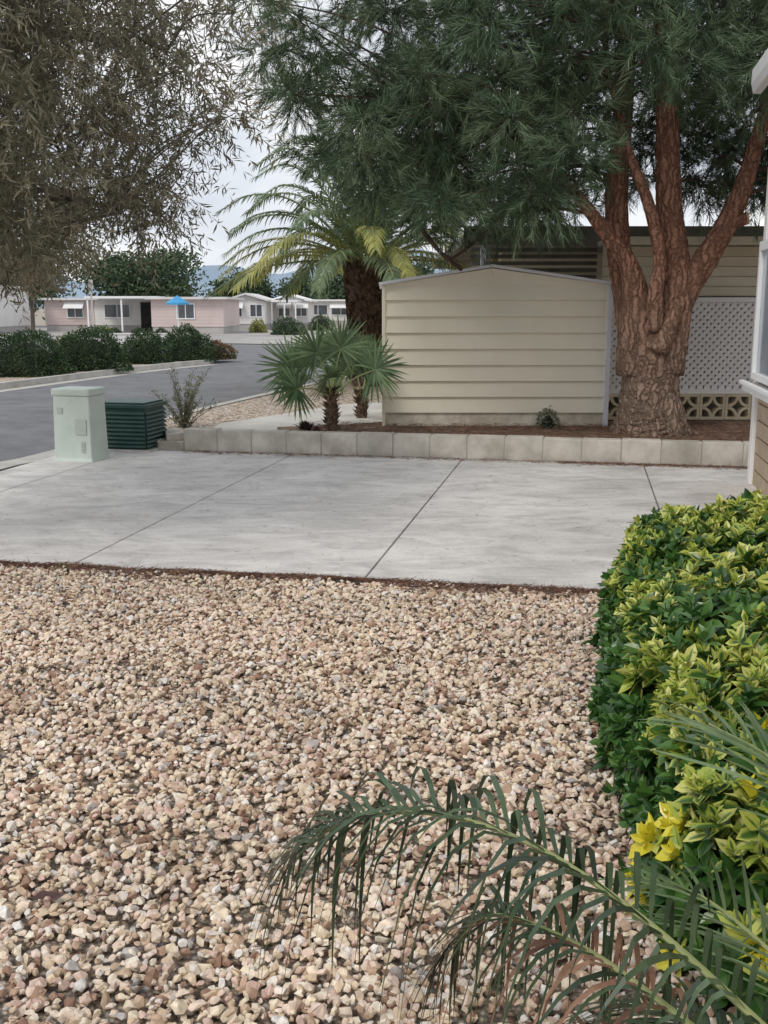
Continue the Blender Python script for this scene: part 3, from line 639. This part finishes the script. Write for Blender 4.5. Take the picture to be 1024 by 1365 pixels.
def bush(name,x,y,r,h,n,leaf,m,label,zb=.1,cat='bush',**p):
    b=MB(); D=rdir(n); D[:,2]=np.abs(D[:,2])*1.0-.12; D=norm(D)
    f=1+.16*lump(D*2.2,x)+.08*lump(D*6,y)
    P=D*f[:,None]*rng.uniform(.84,1.06,(n,1))*np.array([r,r,h*.92])
    P[:,2]=np.maximum(P[:,2],.0)+.02; P+=np.array([x,y,zb])
    leaves(b,P,D+rdir(n)*.8,rng.uniform(.7,1.3,n)*leaf,leaf*.5,0)
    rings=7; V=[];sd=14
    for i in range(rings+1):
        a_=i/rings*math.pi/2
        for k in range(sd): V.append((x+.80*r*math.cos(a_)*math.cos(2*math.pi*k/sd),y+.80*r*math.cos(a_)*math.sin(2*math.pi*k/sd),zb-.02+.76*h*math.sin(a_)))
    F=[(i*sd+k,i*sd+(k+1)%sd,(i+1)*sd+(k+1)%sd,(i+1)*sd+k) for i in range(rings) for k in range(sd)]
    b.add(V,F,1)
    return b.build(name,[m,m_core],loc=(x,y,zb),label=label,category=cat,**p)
G='clipped bushes along the verge'
bush('clipped_bush',-8.05,23.4,.95,.98,8000,.065,m_bush,'wide clipped dark green bush on the verge',group=G)
bush('clipped_bush',-7.15,25.4,.86,1.0,8000,.065,m_bush,'rounded dark green bush on the verge by the kerb',group=G)
bush('clipped_bush',-6.45,28.3,.66,.84,5500,.065,m_bush,'small rounded dark green bush on the verge',group=G)
bush('clipped_bush',-5.6,29.9,.70,.98,5500,.065,m_bush,'neat rounded green bush near the street corner',group=G)
bush('bronze_bush',-4.95,31.0,.52,.52,2600,.06,m_bushred,'low bush with bronze red leaves at the street corner')
bush('clipped_bush',-9.6,21.6,.9,.95,5000,.065,m_bush,'clipped dark green bush further along the verge',group=G)
for i,(x,y) in enumerate(((-12.2,47.5),(-11.2,48),(-10.2,48.2))): bush('round_shrub',x,y,.42,.62,1400,.08,m_bush,'small round shrub in front of the houses',.02,group='small round shrubs before the houses')
bush('yard_shrub',-5.6,61,.9,1.0,1800,.12,m_fgreen,'dark green shrub in front of a white house',.02)
bush('yard_shrub',-7.9,66,.5,.8,1000,.12,m_grassy,'yellow green shrub in front of a white house',.02)
bush('yard_shrub',-4.3,72,.8,1.1,1400,.12,m_fgreen,'dark shrub beside the far street',.02)
bush('yard_shrub',-15.6,58,.6,.5,900,.1,m_grassy,'low yellow green shrub before the pale houses',.02)
def tuft(name,x,y,z,r,h,n,w,m,label,cat='plant'):
    b=MB(); an=rng.uniform(0,2*math.pi,n); el=rng.uniform(.25,1.5,n)
    D=np.c_[np.cos(an)*np.cos(el)*r/h,np.sin(an)*np.cos(el)*r/h,np.sin(el)]; P=np.c_[rng.normal(size=n)*r*.1+x,rng.normal(size=n)*r*.1+y,np.full(n,z)]
    strips(b,P,D,h*rng.uniform(.7,1.1,n),w,.35,norm(np.c_[-np.cos(an),-np.sin(an),np.full(n,1.)])); return b.build(name,m,loc=(x,y,z),label=label,category=cat)
tuft('grass_clump',-9.9,33,.1,.9,1.25,420,.04,m_grassy,'tall yellow green grass clump behind the bushes')
tuft('grass_clump',-8.9,32.6,.1,.5,.7,200,.04,m_grassy,'small yellow green grass clump behind the bushes')
tuft('succulent',-.93,12.15,.16,.22,.24,90,.03,m_purp,'low dark reddish succulent beside the fan palm')
tuft('succulent',-.78,12.0,.16,.12,.15,60,.02,m_purp,'low dark reddish succulent beside the fan palm')
tuft('weed',-1.98,6.2,.02,.07,.06,40,.008,m_grassy,'tiny green weed in the driveway joint','weed')
bush('weed',1.98,12.5,.12,.22,420,.035,m_grey,'small green weed growing against the shed',.165,'weed')
b=MB(); x,y=-2.5,12.9
for k in range(30):
    an=rng.uniform(0,6.28); sp_=rng.uniform(.1,.42); hh=rng.uniform(.35,.85)
    C_=spline([(x,y,.0),(x+.3*sp_*math.cos(an),y+.3*sp_*math.sin(an),hh*.5),(x+sp_*math.cos(an),y+sp_*math.sin(an),hh)],10)
    b.tube(C_,np.linspace(.007,.003,10),4,1,0,False)
    m_=48; i=rng.integers(2,10,m_); leaves(b,C_[i]+rng.normal(size=(m_,3))*.015,rdir(m_)+np.array([0,0,.5]),rng.uniform(.03,.065,m_),.016,0)
b.build('straggly_shrub',[m_grey,m_bark2],loc=(x,y,0),label='sparse grey green shrub beside the green utility box',category='shrub')

# ------------------------------------------------------------------ fan palms
def fanpalm(x,y,z,hubz,leavesl,label,tr=.07):
    e=empty('fan_palm',(x,y,z),label,'palm'); t=MB()
    C_=spline([(x,y,z-.05),(x+.01,y,z+(hubz-z)*.5),(x,y,hubz-.05)],10); t.tube(C_,np.linspace(tr*1.15,tr*.8,10),10,0,.25)
    n=160; P=np.c_[x+rng.normal(size=n)*.02,y+rng.normal(size=n)*.02,rng.uniform(z,hubz-.02,n)]; an=rng.uniform(0,6.28,n)
    leaves(t,P,np.c_[np.cos(an),np.sin(an),np.full(n,.7)],.13,.03); t.build('trunk',m_ptrunk,loc=(x,y,z),parent=e)
    for (dx,dy,dz,R) in leavesl:
        b=MB(); hub=np.array([x,y,hubz])+np.array([dx,dy,dz]); st=np.array([x,y,hubz-.1])
        out=norm(np.array([dx,dy,dz*.7+.05])+1e-4)
        b.tube(spline([st,(st+hub)/2+np.array([0,0,.05]),hub],8),np.linspace(.012,.007,8),5,1,0,False)
        Nn=np.array([dx*.5,dy*.5-.75,.45])+rng.normal(size=3)*.22; Nn=Nn-out*np.dot(Nn,out); Nn=norm(Nn); S=norm(np.cross(out,Nn))
        nb=42; an=np.linspace(rad(-140),rad(140),nb)+rng.normal(size=nb)*.02
        D=np.cos(an)[:,None]*out+np.sin(an)[:,None]*S+Nn*(.10+.08*np.cos(np.arange(nb)*math.pi))[:,None]
        strips(b,np.repeat(hub[None],nb,0),D,R*(.80+.20*np.cos(an*.8))*rng.uniform(.88,1.06,nb),.027,rng.uniform(.02,.22,nb),np.repeat(Nn[None],nb,0))
        b.build('frond',[m_fan,m_rach],loc=(x,y,z),parent=e)
fanpalm(-.62,12.15,.16,.66,[(-.16,-.05,.42,.48),(.12,.0,.47,.46),(-.44,-.05,.24,.50),(.52,-.22,.24,.46),(-.38,-.25,.02,.42),(-.02,-.38,.16,.40),(.0,.3,.36,.45),(-.3,.3,.28,.45),(.3,.2,.36,.45)],'young fan palm with split green fronds on the planting bed')
fanpalm(-.30,13.9,.125,.50,[(-.1,-.1,.4,.42),(.12,.1,.4,.42),(-.3,0,.2,.38),(.1,-.3,.15,.36)],'second small fan palm behind the first one')

# ------------------------------------------------------------------ date palm
x,y,z=-.33,19.9,.12; e=empty('date_palm',(x,y,z),'date palm with thick shaggy trunk and arching yellow green fronds','palm')
b=MB(); C_=spline([(x,y,z-.1),(x,y,1.2),(x,y,2.35)],24); b.tube(C_,np.concatenate([np.linspace(.30,.28,10),np.linspace(.28,.40,14)]),18,0,.10)
n=900; zz_=rng.uniform(.2,2.4,n); an=rng.uniform(0,6.28,n); rr=np.interp(zz_,[.2,1,2.4],[.29,.29,.4])
leaves(b,np.c_[x+rr*.93*np.cos(an),y+rr*.93*np.sin(an),zz_],np.c_[np.cos(an),np.sin(an),np.full(n,1.5)],.16,.10)
b.build('trunk',m_ptrunk,loc=(x,y,z),parent=e)
n=60
for k in range(n):
    az=2.399*k+rng.normal()*.1; el=rad(80-74*(k/n)**.9)+rng.normal()*.05; L_=rng.uniform(2.7,3.5)
    hd=np.array([math.cos(az),math.sin(az),0]); st=np.array([x,y,2.35])
    dirn=hd*math.cos(el)+np.array([0,0,math.sin(el)])
    dr=1.0
    while True:
        pts=[st+hd*.1]; cur=st+hd*.1; dd=dirn.copy()
        for i in range(5):
            cur=cur+norm(dd)*L_/5; dd=dd+np.array([0,0,(-.20-.05*i)*dr]); pts.append(cur)
        if min(p[2] for p in pts)>(1.8 if hd[0]<.2 else 1.4) or dr<.3: break
        dr*=.8
    b=MB(); frond(b,pts,72,.46,.032,.45,lift=.25,fwd=.75,r0=.028,start=.12,jit=.08)
    yl=(k/n>.55 and rng.random()<.6) or rng.random()<.08
    b.build('frond',[m_datey if yl else m_date,m_rach],loc=(x,y,z),parent=e)

# ------------------------------------------------------------------ near palm fronds
lc=(.95,.95,0); e=empty('pygmy_palm',lc,'low feather palm with long arching green fronds over gravel','palm')
b=MB(); b.tube([(.95,.95,-.02),(.95,.96,.12),(.94,.98,.25)],[.09,.10,.06],12,0,.2); b.build('trunk',m_ptrunk,loc=lc,parent=e)
def nf(pts,nl,L,W,dr,m,lift=.35,fwd=.55,r0=.008,jit=.09,upv=(0,0,1),st=.1,mixd=0):
    b=MB(); frond(b,pts,nl,L,W,dr,lift,fwd,r0,start=st,jit=jit,upv=upv,mixd=mixd); b.build('frond',[m,m_rach,m_dry],loc=lc,parent=e,smooth=False)
nf([(.94,1.0,.25),(.72,1.22,.44),(.56,1.373,.55),(.416,1.494,.64),(.264,1.609,.70),(.118,1.713,.705),(-.003,1.78,.675),(-.09,1.82,.63),(-.15,1.84,.57)],66,.40,.0115,1.05,m_near,lift=.72,fwd=.62,st=.2,jit=.12)
nf([(.94,1.0,.22),(.66,1.25,.42),(.416,1.475,.53),(.289,1.58,.56),(.185,1.68,.53),(.12,1.72,.43)],50,.28,.010,1.0,m_near,lift=.5,fwd=.6,st=.25,jit=.12,mixd=.35)
nf([(.94,1.0,.2),(.62,1.22,.32),(.42,1.38,.40),(.29,1.47,.42),(.19,1.53,.36)],40,.24,.010,.75,m_dry,lift=.35,fwd=.7,st=.3)
nf([(.95,1.02,.3),(.90,1.30,.52),(.82,1.58,.68),(.74,1.80,.76),(.66,1.98,.77)],30,.34,.008,.15,m_near2,lift=.3,fwd=1.4,st=.15,jit=.18)
nf([(.93,1.02,.3),(.80,1.30,.42),(.70,1.55,.49),(.61,1.78,.50),(.53,1.92,.46)],30,.28,.008,.25,m_near2,lift=.3,fwd=1.2,st=.2,jit=.16)
nf([(.93,1.0,.22),(.74,1.25,.34),(.60,1.45,.40),(.50,1.62,.38),(.42,1.75,.30)],40,.28,.009,.45,m_near,lift=.3,fwd=.85,st=.2)
nf([(.97,1.02,.2),(.86,1.3,.25),(.74,1.5,.24),(.64,1.68,.18)],36,.28,.010,.3,m_near,lift=.3,fwd=.8,st=.2)

# ------------------------------------------------------------------ hedge
def hedge_mat():
    m=bpy.data.materials.new('variegated_leaf'); m.use_nodes=True; N=m.node_tree.nodes; L=m.node_tree.links; bs=N['Principled BSDF']; out=N['Material Output']
    a1=N.new('ShaderNodeAttribute'); a1.attribute_name='margin'; a2=N.new('ShaderNodeAttribute'); a2.attribute_name='varieg'
    ge=N.new('ShaderNodeNewGeometry')
    r=N.new('ShaderNodeValToRGB'); ramp_set(r,[(0,(.022,.075,.018)),(.5,(.06,.155,.03)),(1,(.12,.24,.05))]); L.new(ge.outputs['Random Per Island'],r.inputs[0])
    ad=N.new('ShaderNodeMath'); ad.operation='MULTIPLY'; L.new(a1.outputs['Fac'],ad.inputs[0]); L.new(a2.outputs['Fac'],ad.inputs[1])
    mr=N.new('ShaderNodeMapRange'); mr.inputs['From Min'].default_value=.34; mr.inputs['From Max'].default_value=.62; L.new(ad.outputs[0],mr.inputs['Value'])
    r2=N.new('ShaderNodeValToRGB'); ramp_set(r2,[(0,(.30,.42,.06)),(.6,(.58,.62,.12)),(1,(.72,.70,.24))]); L.new(ge.outputs['Random Per Island'],r2.inputs[0])
    g2=N.new('ShaderNodeMapRange'); g2.inputs['From Min'].default_value=2.2; g2.inputs['From Max'].default_value=2.6; L.new(a2.outputs['Fac'],g2.inputs['Value'])
    m3=N.new('ShaderNodeMix'); m3.data_type='RGBA'; L.new(g2.outputs[0],m3.inputs[0]); L.new(r2.outputs[0],m3.inputs[6]); m3.inputs[7].default_value=(.74,.66,.05,1)
    mx=N.new('ShaderNodeMix'); mx.data_type='RGBA'; L.new(mr.outputs[0],mx.inputs[0]); L.new(r.outputs[0],mx.inputs[6]); L.new(m3.outputs[2],mx.inputs[7])
    L.new(mx.outputs[2],bs.inputs['Base Color']); bs.inputs['Roughness'].default_value=.30; bs.inputs['Specular IOR Level'].default_value=.6
    tr=N.new('ShaderNodeBsdfTranslucent'); L.new(mx.outputs[2],tr.inputs['Color']); ms=N.new('ShaderNodeMixShader'); ms.inputs[0].default_value=.2
    L.new(bs.outputs[0],ms.inputs[1]); L.new(tr.outputs[0],ms.inputs[2]); L.new(ms.outputs[0],out.inputs['Surface']); return m
m_hedge=hedge_mat()
pc,pw,qc,ql,hz=.83,.66,3.92,1.90,.63
NR=4000
face=rng.choice(5,NR,p=[.42,.36,.09,.09,.04]); U=rng.uniform(-1,1,(NR,2)); V3=np.zeros((NR,3))
V3[face==0]=np.c_[U[face==0],np.ones((face==0).sum())]
V3[face==1]=np.c_[-np.ones((face==1).sum()),U[face==1][:,0],U[face==1][:,1]*.5+.5]
V3[face==2]=np.c_[U[face==2][:,0],np.ones((face==2).sum()),U[face==2][:,1]*.5+.5]
V3[face==3]=np.c_[U[face==3][:,0],-np.ones((face==3).sum()),U[face==3][:,1]*.5+.5]
V3[face==4]=np.c_[np.ones((face==4).sum()),U[face==4][:,0],U[face==4][:,1]*.5+.5]
nn=3.6; nr=(np.abs(V3)**nn).sum(1)**(1/nn); Vn=V3/nr[:,None]; Nl=norm(np.sign(Vn)*np.abs(Vn)**(nn-1)/np.array([pw,ql,hz]))
Pl=Vn*np.array([pw,ql,hz])+np.array([pc,qc,.03])
Pl+=Nl*(lump(Pl*1.6,1.3)*.07+lump(Pl*5,.3)*.055+rng.uniform(-.09,.04,NR))[:,None]
Pl[:,2]=np.maximum(Pl[:,2],.03)
def tolot(A): return np.c_[A[:,0]*ca-A[:,1]*sa,A[:,0]*sa+A[:,1]*ca,A[:,2]]
Pw=tolot(Pl); Nw=tolot(Nl)
ax=norm(Nw*.9+np.array([0,0,.55])+rng.normal(size=(NR,3))*.42)
vz=lump(Pl*2.3,2.)+.5*np.exp(-((Pl[:,0]-.45)/.30)**2)*1.6-1.2*(Pl[:,1]>5.1)+.2*Nl[:,2]-.8*(Pl[:,2]<.35)-.3*(Pl[:,0]>.95)
vprob=1/(1+np.exp(-(vz-.45)*5)); isv=(rng.random(NR)<vprob).astype(float)
gold=(Pl[:,1]<2.75)&(Pl[:,2]<.52)&(lump(Pl*5.5,4.)>.42); isv=np.where(gold,3.2,isv)
K=8
t1=norm(np.cross(ax,np.array([.3,.2,.9])+rng.normal(size=(NR,3))*.2)); t2=np.cross(ax,t1)
ph=rng.uniform(0,6.28,NR)[:,None]+np.arange(K)[None]*2.399; be=np.interp(np.arange(K),[0,K-1],[.35,1.4])[None]+rng.normal(size=(NR,K))*.2
D=ax[:,None]*np.cos(be)[...,None]+(t1[:,None]*np.cos(ph)[...,None]+t2[:,None]*np.sin(ph)[...,None])*np.sin(be)[...,None]
Lf=(.030+.038*np.interp(np.arange(K),[0,3,K-1],[0.1,.7,1]))[None]*rng.uniform(.75,1.2,(NR,K)); Pb=np.repeat(Pw[:,None],K,1)-ax[:,None]*(np.arange(K)*.006)[None,:,None]
D=norm(D.reshape(-1,3)); A2=np.repeat(ax[:,None],K,1).reshape(-1,3)+rng.normal(size=(NR*K,3))*.2; Pb=Pb.reshape(-1,3); Lf=Lf.reshape(-1)[:,None]; Sd=norm(np.cross(D,A2)); Nf=np.cross(Sd,D); Wf=Lf*.58
def pt(s,w,f): return Pb+D*Lf*s+Sd*Wf*w+Nf*Lf*(f-.18*s*s)
VV=np.stack([pt(0,0,0),pt(.38,0,-.02),pt(.72,0,-.02),pt(1.05,0,0),pt(.3,-.47,.07),pt(.68,-.44,.07),pt(.3,.47,.07),pt(.68,.44,.07)],1).reshape(-1,3)
nlv=len(D); base=np.arange(nlv)[:,None]*8
b=MB(); b.v.append(VV); b.n=len(VV)
for f in ((0,4,1),(0,1,6),(2,5,3),(2,3,7)): b.f.append((base+np.array(f),0))
for f in ((1,4,5,2),(1,2,7,6)): b.f.append((base+np.array(f),0))
margin=np.tile(np.array([.3,.18,.3,1,1,1,1,1.]),nlv); var=np.repeat(np.repeat(isv,K)*rng.uniform(.7,1.3,nlv)+.0,8)
var*=np.repeat(np.where(np.tile(np.arange(K),NR)<5,1.3,.6),8)
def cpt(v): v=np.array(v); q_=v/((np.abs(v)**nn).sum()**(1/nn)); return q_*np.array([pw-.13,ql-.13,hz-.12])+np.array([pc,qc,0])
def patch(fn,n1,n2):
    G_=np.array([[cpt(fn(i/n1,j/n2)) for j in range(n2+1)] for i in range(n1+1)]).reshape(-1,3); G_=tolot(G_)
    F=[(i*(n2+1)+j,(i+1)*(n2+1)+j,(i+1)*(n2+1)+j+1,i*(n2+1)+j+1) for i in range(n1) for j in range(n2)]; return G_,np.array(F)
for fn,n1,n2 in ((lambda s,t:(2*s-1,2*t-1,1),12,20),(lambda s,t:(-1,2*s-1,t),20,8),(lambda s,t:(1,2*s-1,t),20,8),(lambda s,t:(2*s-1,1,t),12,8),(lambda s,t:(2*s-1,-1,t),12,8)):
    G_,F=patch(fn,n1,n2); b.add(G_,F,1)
nt_=b.n; margin=np.concatenate([margin,np.zeros(nt_-len(margin))]); var=np.concatenate([var,np.zeros(nt_-len(var))])
hl=lot(pc,qc)
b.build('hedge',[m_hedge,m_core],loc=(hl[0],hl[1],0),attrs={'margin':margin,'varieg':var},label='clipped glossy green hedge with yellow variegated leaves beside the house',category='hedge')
# fallen leaf on gravel
b=MB(); cx,cy=-.90,2.52
V=[(cx-.05,cy,.045),(cx-.02,cy+.02,.058),(cx+.03,cy+.018,.05),(cx+.055,cy+.004,.062),(cx+.025,cy-.018,.05),(cx-.02,cy-.02,.056),(cx,cy,.042)]
b.add(V,[(0,6,1),(1,6,2),(2,6,3),(3,6,4),(4,6,5),(5,6,0)]); b.build('fallen_leaf',mat('dead_leaf',(.07,.04,.035),(.12,.07,.06),20),loc=(cx,cy,.04),label='curled dark brown dead leaf lying on gravel',category='leaf')

# ------------------------------------------------------------------ far houses
def house(x0,x1,y,h,m,label,kind=0,depth=7,rm=None,win=2.6):
    e=empty('mobile_home',((x0+x1)/2,y,0),label,'house'); lc=((x0+x1)/2,y,0); b=MB()
    b.box(x0,x1,y,y+depth,0.42,h); 
    for k in range(int((h-.45)/.2)): b.box(x0-.01,x1+.01,y-.012,y-.001,.44+k*.2,.44+k*.2+.17)
    b.build('wall',m,loc=lc,parent=e)
    b=MB(); b.box(x0+.04,x1-.04,y+.04,y+depth-.04,-.05,.42); b.build('skirting',m_skirt,loc=lc,parent=e)
    b=MB()
    if kind==0: b.box(x0-.3,x1+.3,y-.45,y+depth+.3,h,h+.14)
    else:
        mx=(x0+x1)/2; b.extr([(x0-.3,h-.02),(mx,h+.45),(x1+.3,h-.02),(x1+.3,h+.1),(mx,h+.57),(x0-.3,h+.1)],y-.4,y+depth)
        b.extr([(x0,h),(x1,h),(mx,h+.44)],y+.05,y+.2)
    b.build('roof',rm or m_groof,loc=lc,parent=e)
    w=x1-x0; k=max(1,int(w/win))
    for i in range(k):
        cx=x0+w*(i+.5)/k+rng.uniform(-.3,.3); ww=rng.choice([.35,.5,.8]) if w>3 else .4; b=MB(); b.box(cx-ww,cx+ww,y-.04,y-.013,.95,1.75); wd=b.build('window',m_glass,loc=lc,parent=e)
        b=MB(); b.box(cx-ww-.06,cx+ww+.06,y-.07,y-.041,1.75,1.82); b.box(cx-ww-.06,cx+ww+.06,y-.07,y-.041,.88,.95); b.box(cx-ww-.06,cx-ww,y-.07,y-.041,.95,1.75); b.box(cx+ww,cx+ww+.06,y-.07,y-.041,.95,1.75); b.box(cx-.025,cx+.025,y-.07,y-.041,.95,1.75); f=b.build('frame',m_white,loc=lc,parent=wd); 
        if rng.random()<.5:
            b=MB(); V=[(cx-ww-.15,y-.02,1.95),(cx+ww+.15,y-.02,1.95),(cx+ww+.15,y-.6,1.55),(cx-ww-.15,y-.6,1.55),(cx-ww-.15,y-.02,1.92),(cx+ww+.15,y-.02,1.92),(cx+ww+.15,y-.6,1.5),(cx-ww-.15,y-.6,1.5)]
            b.add(V,[(0,1,2,3),(7,6,5,4),(3,2,6,7)]); b.build('awning',m_white,loc=lc,parent=e)
    return e
def carport(e,x0,x1,y,z,lc):
    b=MB(); b.box(x0,x1,y-3.4,y-.5,z,z+.14)
    b.build('carport',m_white,loc=lc,parent=e)
    for xx in (x0+.1,(x0+x1)/2,x1-.2):
        b=MB(); b.box(xx,xx+.1,y-3.3,y-3.2,0,z); b.build('post',m_white,loc=lc,parent=e)
house(-29,-23.2,62,2.75,m_offw,'white mobile home with low roof behind a white fence')
e=house(-22.5,-18,70,2.05,m_pink,'low pinkish mobile home set back from the street')
e=house(-18.9,-13.6,69,2.05,m_offw,'white mobile home with open carport',0)
carport(e,-18.6,-14.2,69,2.12,(-16.25,69,0))
b=MB(); b.box(-15.9,-14.0,68.9,68.96,0,1.9); b.build('garage_shade_panel',m_dark,loc=(-16.25,69,0),parent=e)  # near-black panel on the closed wall, painted as the shade inside an opening
house(-13.9,-9.6,63,2.05,m_pink,'pink stucco mobile home with awning over window')
e=house(-10.9,-8.4,74,2.0,m_offw,'white gabled mobile home with striped awning',1,rm=m_groof,win=1.2)
e=house(-8.4,-5.7,79,2.0,m_offw,'white mobile home with gable facing street',1,rm=m_white,win=1.3)
carport(e,-8.2,-6.2,79,1.95,(-7.05,79,0))
house(-6.6,-3.0,92,2.1,m_offw,'white mobile home further along the street',0,rm=m_white,win=1.3)
house(-4.0,-.8,110,2.4,m_offw,'pale mobile home at the end of the street',1,win=1.4)
e=empty('picket_fence',(-18,47,0),'white metal fence in front of the end house','fence')
b=MB()
for k in range(36): b.box(-22+k*.13,-21.965+k*.13,47,47.03,0,.75)
b.build('picket',m_white,loc=(-18,47,0),parent=e)
b=MB(); b.box(-22.05,-17.3,47.035,47.07,.66,.71); b.box(-22.05,-17.3,47.035,47.07,.12,.17); b.build('rail',m_white,loc=(-18,47,0),parent=e)
b=MB(); b.box(-13.6,-9.6,46.2,46.4,0,.42); b.box(-13.64,-9.56,46.16,46.44,.42,.47); b.build('garden_wall',m_offw,loc=(-11.6,46.3,0),label='low pale garden wall in front of the houses',category='wall')
ux,uy=-10.95,56; e=empty('parasol',(ux,uy,0),'blue open parasol on a white pole','umbrella')
b=MB(); n=10; V=[(ux,uy,2.2)]+[(ux+.62*math.cos(k*.628),uy+.62*math.sin(k*.628),1.82) for k in range(n)]+[(ux+.62*math.cos(k*.628),uy+.62*math.sin(k*.628),1.72) for k in range(n)]
b.add(V,[(0,1+k,1+(k+1)%n) for k in range(n)]); b.f.append((np.array([(1+k,11+k,11+(k+1)%n,1+(k+1)%n) for k in range(n)]),0)); b.build('canopy',m_blue,loc=(ux,uy,0),parent=e)
b=MB(); b.tube([(ux,uy,0),(ux,uy,2.12)],[.03,.03],8); b.build('pole',m_white,loc=(ux,uy,0),parent=e)
b=MB(); b.tube([(-9.3,33.6,0),(-9.3,33.6,2.2)],[.035,.03],8); b.tube([(-9.3,33.6,2.2),(-9.3,33.6,2.45)],[.08,.06],8); b.build('post_lamp',m_white,loc=(-9.3,33.6,0),label='thin white garden lamp post behind the bushes',category='lamp post')

# ------------------------------------------------------------------ light
w=bpy.data.worlds.new('World'); sc.world=w; w.use_nodes=True; N=w.node_tree.nodes; L=w.node_tree.links; bg=N['Background']
sky=N.new('ShaderNodeTexSky'); sky.sky_type='NISHITA'; sky.sun_disc=False; sky.sun_elevation=rad(48); sky.sun_rotation=rad(215)
tc=N.new('ShaderNodeTexCoord'); mp=N.new('ShaderNodeMapping'); mp.inputs['Scale'].default_value=(1,1,3.0); L.new(tc.outputs['Generated'],mp.inputs[0])
nz=N.new('ShaderNodeTexNoise'); nz.inputs['Scale'].default_value=3.4; nz.inputs['Detail'].default_value=7; nz.inputs['Roughness'].default_value=.5; nz.inputs['Distortion'].default_value=.3; L.new(mp.outputs[0],nz.inputs[0])
rp=N.new('ShaderNodeValToRGB'); ramp_set(rp,[(.34,(5.3,5.7,6.5)),(.5,(7.4,7.7,8.2)),(.62,(9.4,9.4,9.5))]); L.new(nz.outputs['Fac'],rp.inputs[0])
mx=N.new('ShaderNodeMix'); mx.data_type='RGBA'; mx.inputs[0].default_value=.95; L.new(sky.outputs[0],mx.inputs[6]); L.new(rp.outputs[0],mx.inputs[7]); L.new(mx.outputs[2],bg.inputs['Color']); bg.inputs['Strength'].default_value=.118
sl=bpy.data.lights.new('sun','SUN'); sl.energy=1.35; sl.angle=rad(16); sl.color=(1,.94,.86); so=bpy.data.objects.new('sun',sl); COL.objects.link(so)
az=rad(215); el=rad(48); dv=Vector((math.sin(az)*math.cos(el),math.cos(az)*math.cos(el),math.sin(el))); so.rotation_euler=dv.to_track_quat('Z','Y').to_euler(); so.location=(0,0,20)
# ------------------------------------------------------------------ camera
cam=bpy.data.cameras.new('camera'); co=bpy.data.objects.new('camera',cam); COL.objects.link(co); co.location=(0,0,1.6); co.rotation_euler=(rad(90-11.2),0,0)
cam.sensor_fit='VERTICAL'; cam.sensor_height=36; cam.lens=36.4; cam.clip_end=8000; cam.clip_start=.05; sc.camera=co
sc.view_settings.view_transform='Standard'; sc.view_settings.look='None'; sc.view_settings.exposure=0
